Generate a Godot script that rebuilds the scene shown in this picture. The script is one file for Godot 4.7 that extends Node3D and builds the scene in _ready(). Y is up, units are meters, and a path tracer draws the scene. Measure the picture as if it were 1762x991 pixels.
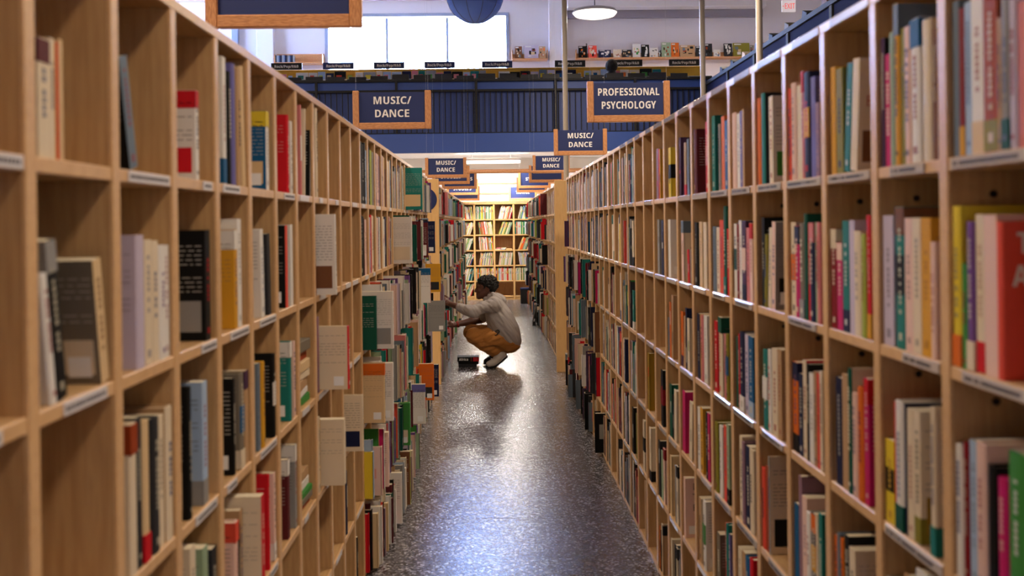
extends Node3D
# A bookshop aisle between two long plywood bookcases, with a mezzanine and a bright high window beyond.
# Units are metres; the floor is y = 0 and the aisle runs towards -z.

const LEFT_FACE := -0.555      # fronts of the bookcases on either side of the aisle
const RIGHT_FACE := 0.687
const BAY := 0.27295           # distance between two uprights
const LEFT_FIRST := 1.2129     # upright number 0 on either side
const RIGHT_FIRST := 1.5024
const TOP := 1.8917            # middle of the topmost board
const ROW := 0.31335           # distance between two boards
const DEPTH := 0.25
const BOARD := 0.02
const UPRIGHT := 0.028

const COLOURS := {
	"cream": Color(0.84, 0.77, 0.66), "white": Color(0.86, 0.84, 0.81), "sand": Color(0.82, 0.70, 0.53), "tan": Color(0.70, 0.56, 0.41), "brown": Color(0.45, 0.29, 0.19),
	"black": Color(0.06, 0.06, 0.07), "charcoal": Color(0.17, 0.17, 0.19), "grey": Color(0.55, 0.54, 0.53), "slate": Color(0.40, 0.45, 0.50), "taupe": Color(0.46, 0.42, 0.36),
	"paleblue": Color(0.62, 0.70, 0.80), "blue": Color(0.10, 0.34, 0.52), "navy": Color(0.11, 0.13, 0.25), "teal": Color(0.13, 0.45, 0.42), "deepgreen": Color(0.07, 0.31, 0.25),
	"green": Color(0.25, 0.52, 0.24), "sage": Color(0.56, 0.64, 0.52), "olive": Color(0.50, 0.47, 0.16), "lime": Color(0.62, 0.66, 0.28), "yellow": Color(0.85, 0.74, 0.20),
	"gold": Color(0.80, 0.58, 0.16), "ochre": Color(0.58, 0.45, 0.14), "orange": Color(0.82, 0.40, 0.12), "rust": Color(0.58, 0.24, 0.10), "coral": Color(0.84, 0.30, 0.22),
	"red": Color(0.76, 0.10, 0.14), "darkred": Color(0.48, 0.08, 0.10), "maroon": Color(0.34, 0.12, 0.14), "magenta": Color(0.74, 0.12, 0.38), "rose": Color(0.78, 0.46, 0.46),
	"blush": Color(0.86, 0.72, 0.66), "mauve": Color(0.55, 0.42, 0.48), "plum": Color(0.28, 0.17, 0.29), "purple": Color(0.43, 0.28, 0.52), "violet": Color(0.42, 0.40, 0.62), "lavender": Color(0.74, 0.69, 0.76)}
const WORDS := {"paleblue": "pale blue", "deepgreen": "dark green", "darkred": "dark red", "slate": "slate grey", "sage": "sage green", "lime": "yellow green"}
const ROWS := ["top shelf", "second shelf", "third shelf", "fourth shelf", "fifth shelf", "bottom shelf"]
const NTH := ["first", "second", "third", "fourth", "fifth", "sixth", "seventh", "eighth", "ninth", "tenth", "eleventh", "twelfth", "thirteenth", "fourteenth", "fifteenth", "sixteenth", "seventeenth", "eighteenth", "nineteenth", "twentieth", "twenty-first", "twenty-second", "twenty-third", "twenty-fourth", "twenty-fifth", "twenty-sixth", "twenty-seventh", "twenty-eighth", "twenty-ninth", "thirtieth", "thirty-first", "thirty-second", "thirty-third", "thirty-fourth", "thirty-fifth", "thirty-sixth", "thirty-seventh", "thirty-eighth", "thirty-ninth", "fortieth", "forty-first", "forty-second", "forty-third", "forty-fourth", "forty-fifth", "forty-sixth", "forty-seventh", "forty-eighth", "forty-ninth", "fiftieth"]
const FAR_LEFT := ["cream", "white", "black", "charcoal", "red", "teal", "mauve", "sand", "white", "cream", "slate", "maroon", "blush", "sage", "white", "white", "deepgreen", "purple", "grey", "black", "tan", "cream", "paleblue", "lavender"]
const FAR_RIGHT := ["black", "navy", "charcoal", "slate", "black", "charcoal", "navy", "cream", "white", "red", "tan", "teal", "black", "slate", "sand", "maroon", "grey", "darkred", "plum", "blush", "brown", "charcoal", "white", "cream"]
const BRIGHT := ["white", "cream", "lime", "teal", "red", "paleblue", "coral", "yellow", "green", "magenta", "blue", "white", "sand", "orange", "sage", "rose", "cream", "purple"]
const SLIM := ["white", "cream", "lime", "teal", "white", "paleblue", "sage", "yellow", "green", "blue", "white", "sand", "orange", "sage", "red", "cream", "lavender", "deepgreen", "cream", "coral"]
const BOOKS_LEFT := {
	"0,0": "cream 23 33.8 150 b:maroon;cream 57 14.3 155;gold 72 2.7 151;red 76 6.2 152;sand 83 11.6 158",
	"0,1": "slate 63 33.8 175 t14 c:black",
	"0,2": "white 136 20.6 171 b:red q:red",
	"0,3": "white 56 27.3 268 e:blue;black 89 24.9 242;violet 125 27.3 265;tan 170 27.3 260;sand 214 27.3 270 t4",
	"0,4": "white 180 33.8 198 c:blue b:yellow q:sand",
	"0,5": "red 153 28.5 215;white 213 28.5 204",
	"0,6": "rose 80 14.9 265 m:white n:magenta;cream 130 14.9 262 t-5;grey 227 14.9 231 t-5 c:black",
	"0,7": "cream 60 28 285",
	"1,0": "white 44 19.1 168 t9;black 68 29.4 210 t9 c:black b:grey;sand 212 29.9 180 t9 c:taupe q:cream n:brown",
	"1,1": "lavender 80 33.7 212 n:purple;cream 121 33.7 204;cream 157 29.7 202;white 188 24.9 194 n:purple;white 214 27.5 193",
	"1,2": "black 188 33.8 217 c:black n:red q:grey",
	"1,3": "gold 133 26.9 216 b:white;white 163 32.8 240",
	"1,4": "white 113 33.8 215 t3;charcoal 187 33.8 203 t3",
	"1,5": "coral 123 32.8 224 c:black;white 192 33.8 226",
	"1,7": "sand 20 14 253 t4;darkred 40 14 242 t3;white 62 26 257 p60 t3 q:brown n:grey",
	"2,1": "cream 40 28.3 234 b:rust;charcoal 73 22 238;sand 98 26.7 227 e:red;charcoal 141 32.4 223;cream 176 25.2 221;cream 209 32.4 229 c:tan",
	"2,2": "black 58 20.6 243 c:black q:cream;paleblue 155 33.8 237 e:grey",
	"2,3": "black 111 14 209 c:black;taupe 159 33.2 211 m:blue e:cream;tan 209 33.2 210 b:plum",
	"2,4": "slate 62 24.5 209;gold 99 25.7 207;black 216 25.7 211 m:white",
	"2,5": "teal 150 25.7 218 b:white;blush 216 25.7 211",
	"2,7": "red 30 14 258;mauve 60 22 243;red 120 36 205 p85 c:cream",
	"2,8": "sand 150 20 90",
	"3,2": "cream 67 33.8 258;sage 146 33.8 232;charcoal 207 33.8 211",
	"3,3": "blush 100 28 214 b:coral;black 132 16 200;tan 152 24 225;red 182 32 247 p40 c:cream",
	"3,4": "red 149 15.5 235;blush 214 28 222 e:white",
	"3,5": "maroon 113 27.6 215 b:white;grey 214 27.6 233 b:white",
	"3,7": "cream 30 30 240 n:grey;gold 64 18 225;cream 120 40 215 p70",
	"3,9": "cream 60 24 210 p65 q:navy n:grey",
	"4,9": "navy 60 30 236 c:black",
	"5,9": "tan 20 22 200",
	"4,3": "cream 60 30 240;grey 95 30 235",
	"5,10": "black 80 24 210 e:white",
	"0,19": "teal 10 30 270 p115 q:sand",
	"1,16": "white 10 36 262 p110 q:cream",
	"1,17": "maroon 120 40 230 p100",
	"1,19": "maroon 130 24 230 p140 q:white",
	"1,23": "navy 10 40 240 p130 m:orange",
	"2,11": "red 4 22 250;deepgreen 28 30 230 p60;white 70 34 247 p130 q:grey",
	"2,15": "purple 190 20 250 p100",
	"2,16": "black 30 24 250 p105 q:white",
	"2,20": "red 60 22 235 p140 c:white b:blue",
	"2,24": "gold 20 30 220 p150 n:black q:charcoal",
	"3,11": "cream 4 20 230;sand 40 30 255 p90 b:orange;white 80 34 250 p125 n:grey",
	"3,14": "rose 60 40 280 p110",
	"3,24": "grey 60 36 240 p180 n:black m:red",
	"4,11": "blush 190 34 240 p90",
	"4,14": "green 190 30 223 p115 q:cream",
	"4,16": "white 200 26 230 p160 b:violet m:red",
	"4,19": "orange 150 30 240 p165 q:charcoal",
	"4,20": "navy 10 34 215 p190 m:orange",
	"5,12": "maroon 190 34 250 p75",
	"5,13": "white 140 24 250 p100 n:grey",
	"5,14": "lime 190 34 280 p115 c:brown",
	"0,11": "cream 5 30 262;grey 38 34 268;black 76 40 268 n:grey;black 120 44 262 n:white;charcoal 168 40 270",
	"0,12": "charcoal 5 60 268;black 70 40 262 n:grey;lime 120 70 255;grey 195 44 250",
	"0,13": "mauve 5 60 250;plum 70 24 240;blush 100 45 258;blush 148 45 256;mauve 196 44 250",
	"0,14": "mauve 5 40 260;plum 50 30 250;blush 85 40 262;sand 130 50 258;maroon 185 50 200",
	"0,15": "plum 5 40 262 b:white;white 50 40 250;sand 95 45 250;sand 145 30 258;paleblue 180 30 262;navy 212 30 264",
	"1,11": "grey 6 40 262 n:black;black 50 50 262;black 104 40 258 n:maroon;maroon 150 20 250;blush 174 60 245",
	"1,12": "slate 5 50 262;lavender 58 30 255;red 92 40 268;cream 136 45 265;cream 184 40 262",
	"1,13": "black 5 40 255;cream 50 40 262;blush 94 40 255;slate 138 50 260;white 192 40 258",
	"1,14": "white 5 60 262;cream 70 40 262;white 114 40 250 n:grey;navy 158 70 262 n:white",
	"1,15": "navy 5 60 258;rust 70 40 262;blush 114 30 264;maroon 148 60 240;cream 212 28 255",
}
const BOOKS_RIGHT := {
	"0,0": "brown 20 14.7 206;cream 36 30.6 224 n:maroon;white 75 34.4 234 b:blue;blush 111 24.6 227;olive 138 17.3 229;gold 157 20 275 b:slate;sage 179 19.7 230;magenta 201 21.2 196;plum 225 16.9 228 c:black",
	"0,-1": "rose 21 32.2 191;lavender 54 18.1 208;grey 73 20.2 208 e:deepgreen;tan 95 11.4 181;rust 107 38.4 223 e:olive;white 146 34.6 232 e:sand;paleblue 181 19.2 222;darkred 203 15.2 218 e:gold;slate 219 18.3 232",
	"1,0": "blush 29 18.2 185;gold 49 36.3 223 n:brown;cream 87 31.1 223 c:lavender;blush 119 29.3 223;teal 151 35 242 b:brown m:black;lavender 197 44.3 228",
	"1,-1": "coral 96 17.1 217 w:TI;blush 115 35.4 226 n:red;cream 151 23.3 227 e:red;purple 176 22 217 e:cream;green 199 16.4 155;yellow 216 25.9 240 e:orange",
	"2,0": "cream 37 18.6 236 e:teal;cream 97 24.3 219 e:olive q:ochre n:black;cream 123 25.2 217;navy 150 7.8 222;white 160 33 223 e:deepgreen;red 195 6.2 218;yellow 204 37.4 146 m:black",
	"2,-1": "green 44 44.7 222 c:white n:white;magenta 92 24.4 179;black 121 22.5 189;blush 149 29.2 214;paleblue 179 22.1 212;darkred 202 16 205;white 219 22.6 197",
	"3,0": "white 76 39.8 272;tan 125 38.3 246;grey 173 26.4 225;cream 203 38.6 214",
	"3,-1": "grey 171 27.2 287;cream 212 29.3 287",
	"0,1": "cream 91 33.6 213 t6 w:BIG q:brown;teal 131 28.5 210 t7;olive 163 36.2 209;gold 203 27.2 217",
	"1,1": "red 28 17.9 229 e:gold;lime 49 21.1 194;cream 73 34.2 199;lavender 109 26.9 220;teal 140 34 219 n:white e:navy;magenta 176 30.7 175 b:blush;darkred 210 31.8 203 b:cream",
	"2,1": "magenta 47 21.6 237 b:red;orange 70 28.3 217;blush 100 27.6 201;deepgreen 130 20.5 244 c:cream;tan 153 33.8 228 n:grey;navy 189 33.7 216 n:white",
	"3,1": "cream 126 32.1 205 q:green m:rust;black 160 22.3 222;orange 187 16.1 208 c:gold;slate 206 17.8 212;orange 225 17.1 203",
	"0,2": "mauve 31 25.1 157;violet 57 27.6 216;navy 87 39.5 232 m:gold n:red;rose 128 16.5 238 b:red;cream 147 36.1 211;blush 186 35.5 221;coral 224 18.2 212",
	"1,2": "rose 31 22.1 216;sage 54 13.5 216;navy 70 29.5 216 b:rose;red 101 14.3 212;deepgreen 117 21.1 235;taupe 140 30.3 214 e:grey;magenta 172 31.4 208 b:navy;cream 205 36.4 216 m:orange",
	"2,2": "cream 35 16.1 212;coral 53 18 204;tan 74 15.3 206;white 93 28.6 198 n:grey;black 124 14.6 215;cream 140 25.1 221 c:red;navy 168 29.4 186;orange 203 39 207 b:navy e:black",
	"3,2": "teal 47 21.9 219;cream 71 15.4 212;navy 88 30.1 204 b:orange m:gold;white 120 27.4 199;blush 148 35.5 225;mauve 185 21.3 264;blue 210 32.1 192",
	"0,3": "cream 106 33.6 215 q:green c:white;teal 172 32.9 231 c:charcoal;orange 210 31.4 223",
	"1,3": "blush 105 30.5 217 t3 c:grey q:black;cream 141 26.1 201 t5;olive 173 21.4 185 t4;black 196 24.5 228 c:black",
	"2,3": "tan 60 32.9 219;cream 95 44.3 216;white 142 28.3 209 n:red;teal 173 43.3 204 m:white",
	"3,3": "grey 173 11.2 248 c:cream q:black;rust 187 23 221;coral 212 29.8 208",
	"0,4": "tan 113 20.5 214 w:T_B;violet 136 23.4 212;white 161 31.9 208;blush 195 46.3 214",
	"1,4": "blush 40 30.1 214 b:red;rose 71 32.5 201;plum 110 41.6 220 e:navy m:blush;white 155 27.6 221;darkred 184 24.9 211;white 211 30.8 212 m:deepgreen",
	"2,4": "blue 48 49.8 220 e:paleblue;lavender 99 33.2 221;navy 135 49.8 223 e:white;red 187 15.1 214;deepgreen 203 30.3 204",
	"3,4": "cream 52 40.7 227;navy 94 47.1 226;mauve 150 23.9 229;cream 176 33.1 239 n:black",
	"4,4": "red 70 33 240;blue 108 40.3 230;tan 158 38.5 230;cream 202 39.8 226",
	"0,5": "blue 30 37.8 204;orange 71 39.7 221;grey 118 21.7 201;teal 198 43.9 235",
	"1,5": "red 28 26.6 197;deepgreen 55 33.1 264 e:teal;coral 99 49.8 223;cream 152 40.1 201;slate 195 42.9 203",
	"2,5": "olive 49 30.1 198 m:blue;rose 81 27.5 194;cream 127 43.5 240 b:deepgreen n:coral;red 198 43.5 221",
	"3,5": "sage 61 31.8 239 e:black;coral 95 34 229;white 142 38.9 218;olive 203 38.9 218",
	"4,5": "violet 63 17.8 227;teal 82 24.8 249;red 109 13.5 247;taupe 197 44.7 184",
	"0,6": "red 19 41.5 227 m:rose;maroon 194 48 218 n:tan",
	"1,6": "cream 64 47.9 216 n:red;sand 129 47.9 218;black 194 47.9 216",
	"2,6": "white 73 49.8 224 n:grey;rose 127 36.7 220;gold 165 14.8 221;navy 182 47.6 220",
	"3,6": "magenta 57 27 221;black 86 26.1 220 c:black;gold 157 41.5 220;white 201 40.8 214",
	"4,6": "white 125 37.7 230 m:green n:black;tan 204 37.7 219 c:cream",
	"0,7": "slate 54 36.4 197;tan 106 36.4 188 e:red;plum 205 36.4 214",
	"1,7": "red 69 31.1 119 t-4;blush 172 44.2 222 b:slate c:cream",
	"2,7": "cream 85 41.5 187;navy 130 27 221;tan 157 41.5 187 t5;orange 200 41.5 202 e:plum",
	"3,7": "cream 68 49.8 206 t6 n:black;magenta 187 49.8 224 t2 c:magenta",
	"4,7": "blush 207 34 217 w:LTE",
	"0,8": "yellow 137 49.8 193 m:black",
	"1,8": "white 171 49.8 227 w:C",
	"2,8": "tan 136 35 247 t3;orange 176 31.8 217;slate 214 27.9 153",
	"3,8": "cream 87 49.8 198 t3;black 141 21.1 173;deepgreen 179 49.8 206",
	"4,8": "cream 70 36.6 226 b:black;grey 110 22.7 219;sand 205 36.6 234",
	"5,8": "charcoal 38 32.1 224;cream 96 32.1 218 b:black;black 133 32.1 218;cream 210 32.1 217",
	"0,9": "gold 102 19.6 205;red 126 21.2 207;mauve 152 49.8 210",
	"1,9": "navy 49 49.8 223;grey 147 49.8 228",
	"3,9": "black 108 49.8 232 m:darkred",
	"4,9": "blush 86 39 226 b:darkred;sage 134 39 206;charcoal 203 39 234",
	"5,9": "tan 153 14.7 207 b:black;cream 174 14.7 208;black 199 14.7 171;orange 227 14.7 182 c:sand",
	"3,10": "ochre 190 49.8 256",
	"4,10": "cream 167 49.8 239 e:black",
	"4,11": "cream 83 49.8 234 m:black",
	"5,11": "tan 55 49.8 269",
	"0,12": "navy 125 49.8 221",
	"1,12": "cream 85 49.8 224 e:black;black 153 49.8 233 b:grey",
	"2,12": "teal 101 49.8 193 e:white",
	"3,12": "sage 61 47.4 235;lavender 194 47.4 246 b:plum",
	"4,12": "olive 46 33.7 222;black 168 49.8 228",
	"5,17": "black 180 28 250 p55;black 210 28 248 p50",
	"2,18": "red 12 26 115 q:deepgreen",
	"1,27": "plum 20 36 230 p45 q:rose",
	"0,13": "gold 70 12 200;white 90 24 262",
	"0,14": "sand 40 45 225 b:navy;teal 90 20 235;grey 115 26 250",
	"0,15": "sage 90 25 250;red 120 30 250;grey 155 30 245",
	"0,16": "blush 60 50 252;charcoal 120 34 255 n:white;grey 160 40 240",
	"0,17": "charcoal 20 40 250;grey 64 30 240;black 98 44 250 n:grey;black 150 50 215 t6",
	"1,13": "slate 40 26 240 b:charcoal;coral 150 24 225;maroon 178 22 225",
	"1,14": "teal 30 20 258;yellow 60 30 262 b:navy;cream 100 40 240 t4",
	"1,15": "cream 20 60 262 e:deepgreen;cream 90 60 258 b:deepgreen",
	"1,16": "sand 30 70 258;black 110 40 268",
	"1,17": "mauve 30 30 230;navy 70 26 262;gold 100 24 250",
	"2,13": "navy 20 45 262 m:lime;olive 150 30 200",
	"2,14": "white 30 50 255 e:blue",
	"2,16": "white 60 20 200 b:black",
	"3,14": "black 40 50 240 b:coral;coral 95 20 245",
	"3,16": "maroon 40 60 262;cream 105 30 240;sage 150 24 210",
	"4,13": "white 30 40 262 n:charcoal;navy 80 24 230;lavender 130 40 240",
	"4,15": "black 20 50 255;red 76 26 255;tan 110 34 250",
}

var rng := RandomNumberGenerator.new()
var taken := {}
var mats := {}
var font: SystemFont
var bold: SystemFont
var rest: Shape                # the far books that nobody could pick apart singly

# ---------------------------------------------------------------- helpers

class Shape:
	var v := PackedVector3Array()
	var n := PackedVector3Array()
	var c := PackedColorArray()
	var at := Transform3D()
	func tri(a: Vector3, b: Vector3, d: Vector3, inside: Vector3, col: Color) -> void:
		var m := (b - a).cross(d - a)
		if m.length_squared() < 1e-18:
			return
		m = m.normalized()
		if m.dot(a + b + d - inside * 3.0) < 0.0:
			m = -m
			v.append_array([at * a, at * b, at * d])
		else:
			v.append_array([at * a, at * d, at * b])
		var w := (at.basis * m).normalized()
		n.append_array([w, w, w])
		c.append_array([col, col, col])
	func quad(a: Vector3, b: Vector3, d: Vector3, e: Vector3, inside: Vector3, col: Color) -> void:
		tri(a, b, d, inside, col)
		tri(a, d, e, inside, col)
	func box(lo: Vector3, hi: Vector3, col: Color) -> void:
		var m := (lo + hi) / 2.0
		for x in [lo.x, hi.x]:
			quad(Vector3(x, lo.y, lo.z), Vector3(x, hi.y, lo.z), Vector3(x, hi.y, hi.z), Vector3(x, lo.y, hi.z), m, col)
		for y in [lo.y, hi.y]:
			quad(Vector3(lo.x, y, lo.z), Vector3(hi.x, y, lo.z), Vector3(hi.x, y, hi.z), Vector3(lo.x, y, hi.z), m, col)
		for z in [lo.z, hi.z]:
			quad(Vector3(lo.x, lo.y, z), Vector3(hi.x, lo.y, z), Vector3(hi.x, hi.y, z), Vector3(lo.x, hi.y, z), m, col)
	func bevelled(lo: Vector3, hi: Vector3, b: float, col := Color.WHITE) -> void:   # a box with chamfered edges and corners
		var m := (lo + hi) / 2.0
		var h := (hi - lo) / 2.0
		b = minf(b, minf(h.x, minf(h.y, h.z)) * 0.9)
		var p := func(s: Vector3, axis: int) -> Vector3:
			var q := Vector3(h.x - b, h.y - b, h.z - b)
			q[axis] = h[axis]
			return m + q * s
		for axis in 3:
			var u := (axis + 1) % 3
			var w := (axis + 2) % 3
			for s in [-1.0, 1.0]:
				var k := [Vector3.ONE, Vector3.ONE, Vector3.ONE, Vector3.ONE]
				for i in 4:
					var e := Vector3.ONE
					e[axis] = s
					e[u] = [-1.0, 1.0, 1.0, -1.0][i]
					e[w] = [-1.0, -1.0, 1.0, 1.0][i]
					k[i] = e
				quad(p.call(k[0], axis), p.call(k[1], axis), p.call(k[2], axis), p.call(k[3], axis), m, col)
			for s in [-1.0, 1.0]:
				for t in [-1.0, 1.0]:
					var e := Vector3.ONE
					e[u] = s
					e[w] = t
					var f := e
					e[axis] = -1.0
					f[axis] = 1.0
					quad(p.call(e, u), p.call(f, u), p.call(f, w), p.call(e, w), m, col)
		for i in 8:
			var s := Vector3(1.0 if i & 1 else -1.0, 1.0 if i & 2 else -1.0, 1.0 if i & 4 else -1.0)
			tri(p.call(s, 0), p.call(s, 1), p.call(s, 2), m, col)
	func tube(pts: Array, r: float, sides: int, col := Color.WHITE) -> void:
		for i in pts.size() - 1:
			var a: Vector3 = pts[i]
			var b: Vector3 = pts[i + 1]
			var d := (b - a).normalized()
			var u := d.cross(Vector3.UP if absf(d.y) < 0.9 else Vector3.RIGHT).normalized()
			var w := d.cross(u)
			for k in sides:
				var p := u * cos(TAU * k / sides) * r + w * sin(TAU * k / sides) * r
				var q := u * cos(TAU * (k + 1) / sides) * r + w * sin(TAU * (k + 1) / sides) * r
				quad(a + p, b + p, b + q, a + q, (a + b) / 2.0, col)
				tri(a, a + p, a + q, (a + b) / 2.0, col)
				tri(b, b + p, b + q, (a + b) / 2.0, col)
	func lathe(profile: Array, sides: int, col := Color.WHITE) -> void:     # profile of (radius, height), smooth round the axis
		for i in profile.size() - 1:
			var a: Vector2 = profile[i]
			var b: Vector2 = profile[i + 1]
			var m := Vector2(b.y - a.y, a.x - b.x).normalized()
			if m.dot(a + b) < 0.0 and absf(m.x) > 0.3:
				m = -m
			for k in sides:
				var f := TAU * k / sides
				var g := TAU * (k + 1) / sides
				var first := v.size()
				var p := [Vector3(a.x * cos(f), a.y, a.x * sin(f)), Vector3(b.x * cos(f), b.y, b.x * sin(f)), Vector3(b.x * cos(g), b.y, b.x * sin(g)), Vector3(a.x * cos(g), a.y, a.x * sin(g))]
				var mid: Vector3 = (p[0] + p[1] + p[2] + p[3]) / 4.0
				var h := (f + g) / 2.0
				quad(p[0], p[1], p[2], p[3], mid - Vector3(m.x * cos(h), m.y, m.x * sin(h)), col)
				for n_ in range(first, v.size()):
					var q: Vector3 = at.affine_inverse() * v[n_]
					var t := atan2(q.z, q.x) if Vector2(q.x, q.z).length() > 1e-5 else h
					n[n_] = (at.basis * Vector3(m.x * cos(t), m.y, m.x * sin(t))).normalized()
	func mesh() -> ArrayMesh:
		var a := []
		a.resize(Mesh.ARRAY_MAX)
		a[Mesh.ARRAY_VERTEX] = v
		a[Mesh.ARRAY_NORMAL] = n
		a[Mesh.ARRAY_COLOR] = c
		var m := ArrayMesh.new()
		m.add_surface_from_arrays(Mesh.PRIMITIVE_TRIANGLES, a)
		return m

func col(k: String) -> Color:
	return COLOURS[k].srgb_to_linear()

func numbered(called: String) -> String:
	var k: int = taken.get(called, 0)
	taken[called] = k + 1
	return called if k == 0 else "%s_%03d" % [called, k]

func tag(o: Node3D, label: String, category: String, group := "", kind := "") -> Node3D:
	o.set_meta("label", label)
	o.set_meta("category", category)
	if group:
		o.set_meta("group", group)
	if kind:
		o.set_meta("kind", kind)
	return o

func thing(called: String, label: String, category: String, at := Vector3.ZERO, group := "") -> Node3D:
	var o := Node3D.new()
	o.name = numbered(called)
	o.position = at
	add_child(o)
	return tag(o, label, category, group)

func part(called: String, m: Mesh, material: Material, parent: Node, at := Vector3.ZERO) -> MeshInstance3D:
	var o := MeshInstance3D.new()
	o.name = called if parent != self else numbered(called)
	o.mesh = m
	if material:
		o.material_override = material
	o.position = at
	parent.add_child(o, true)
	return o

func structure(called: String, m: Mesh, material: Material, at := Vector3.ZERO) -> MeshInstance3D:
	var o := part(called, m, material, self, at)
	o.set_meta("kind", "structure")
	return o

func block(lo: Vector3, hi: Vector3, b := 0.002) -> ArrayMesh:
	var s := Shape.new()
	s.bevelled(lo, hi, b)
	return s.mesh()

func plain(name: String, c: Color, roughness := 0.6, metallic := 0.0) -> StandardMaterial3D:
	var m := StandardMaterial3D.new()
	m.resource_name = name
	m.albedo_color = c
	m.roughness = roughness
	m.metallic = metallic
	mats[name] = m
	return m

func noise(freq: float, octaves := 3, kind := FastNoiseLite.TYPE_SIMPLEX_SMOOTH, sd := 1) -> FastNoiseLite:
	var f := FastNoiseLite.new()
	f.seed = sd
	f.frequency = freq
	f.noise_type = kind
	f.fractal_octaves = octaves
	return f

func texture(f: FastNoiseLite, stops: Array, size := 512, normal := 0.0) -> NoiseTexture2D:
	var t := NoiseTexture2D.new()
	t.width = size
	t.height = size
	t.seamless = true
	t.noise = f
	if normal > 0.0:
		t.as_normal_map = true
		t.bump_strength = normal
	if stops:
		var g := Gradient.new()
		g.offsets = PackedFloat32Array(stops.map(func(s): return s[0]))
		g.colors = PackedColorArray(stops.map(func(s): return s[1]))
		t.color_ramp = g
	return t

func letters(parent: Node, called: String, text: String, height: float, at: Vector3, turn: Vector3, material: Material, depth := 0.002, wide := 1.0) -> MeshInstance3D:
	var t := TextMesh.new()
	t.font = bold if material == mats.letter_white else font
	t.font_size = 48
	t.text = text
	t.depth = depth
	t.curve_step = 2.0
	t.pixel_size = height / 34.0       # capitals are about 34 of 48 units tall
	t.horizontal_alignment = HORIZONTAL_ALIGNMENT_CENTER
	var o := part(called, t, material, parent, at)
	o.rotation = turn
	o.scale = Vector3(wide, 1, 1)
	return o

func area_lamp(called: String, at: Vector3, size: Vector2, energy: float, colour: Color, turn := Vector3(-PI / 2, 0, 0)) -> void:
	var l := AreaLight3D.new()
	l.name = numbered(called)
	l.position = at
	l.rotation = turn
	l.area_size = size
	l.light_energy = energy
	l.light_color = colour
	l.area_range = 60.0
	l.shadow_enabled = true
	add_child(l)

# ---------------------------------------------------------------- the scene

func _ready() -> void:
	rng.seed = 20
	font = SystemFont.new()
	font.font_names = PackedStringArray(["Droid Sans"])
	bold = SystemFont.new()
	bold.font_names = font.font_names
	bold.font_weight = 700
	view_and_light()
	materials()
	hall()
	mezzanine()
	pendants()
	var left := bookcase("bookcase", -1.0, LEFT_FACE, LEFT_FIRST, -2, 27, "long plywood bookcase along the left of the aisle, nearest the viewer")
	var right := bookcase("bookcase", 1.0, RIGHT_FACE, RIGHT_FIRST, -2, 28, "long plywood bookcase along the right of the aisle, nearest the viewer")
	var far_left := bookcase("bookcase", -1.0, LEFT_FACE, 9.30, 0, 34, "further plywood bookcase on the left, where the man is reaching in")
	var far_right := bookcase("bookcase", 1.0, RIGHT_FACE, 9.95, 0, 32, "further plywood bookcase on the right, past the gap in the aisle")
	end_panel(far_left, -1.0, LEFT_FACE, -9.30)
	end_panel(far_right, 1.0, RIGHT_FACE, -9.95)
	shelf_pins(right)
	cross_bookcase()
	rest = Shape.new()
	fill_near("left", -1.0, LEFT_FACE, LEFT_FIRST, BOOKS_LEFT, -2, 27, 11)
	fill_near("right", 1.0, RIGHT_FACE, RIGHT_FIRST, BOOKS_RIGHT, -2, 28, 12)
	fill_far(-1.0, LEFT_FACE, 9.30, 34)
	fill_far(1.0, RIGHT_FACE, 9.95, 32)
	fill_cross()
	tag(part("packed_books", rest.mesh(), mats.book, self), "many assorted books packed along the far shelves of the bookcases", "books", "", "stuff")
	book_piles()
	signs()
	floor_books()
	poles()
	upstairs()
	crouching_man()

func view_and_light() -> void:
	var cam := Camera3D.new()
	cam.name = "camera"
	var lens := CameraAttributesPhysical.new()
	lens.frustum_focal_length = 35.0
	lens.frustum_focus_distance = 10.4
	lens.frustum_near = 0.05
	lens.frustum_far = 200.0
	lens.exposure_aperture = 4.2
	cam.attributes = lens
	cam.projection = Camera3D.PROJECTION_FRUSTUM
	cam.near = 0.05
	cam.far = 200.0
	cam.size = 0.05 * 991.0 / 1713.0
	cam.frustum_offset = Vector2(0.0, -0.05 * 110.9 / 1713.0)   # the lens is shifted downwards
	cam.position = Vector3(0, 1.5, 0)
	cam.rotation = Vector3(-0.00131, -0.01994, -0.01305)
	add_child(cam)
	cam.current = true
	var sky_look := ProceduralSkyMaterial.new()
	sky_look.sky_top_color = Color(0.48, 0.63, 0.95)
	sky_look.sky_horizon_color = Color(0.68, 0.79, 1.0)
	sky_look.ground_horizon_color = Color(0.80, 0.84, 0.90)
	sky_look.ground_bottom_color = Color(0.62, 0.64, 0.68)
	var sky := Sky.new()
	sky.sky_material = sky_look
	var env := Environment.new()
	env.background_mode = Environment.BG_SKY
	env.sky = sky
	env.background_energy_multiplier = 95.0
	env.tonemap_mode = Environment.TONE_MAPPER_LINEAR
	env.tonemap_exposure = 1.2
	env.sdfgi_enabled = true
	env.ssao_enabled = true
	env.ssil_enabled = true
	var around := WorldEnvironment.new()
	around.name = "surroundings"
	around.environment = env
	add_child(around)

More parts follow.
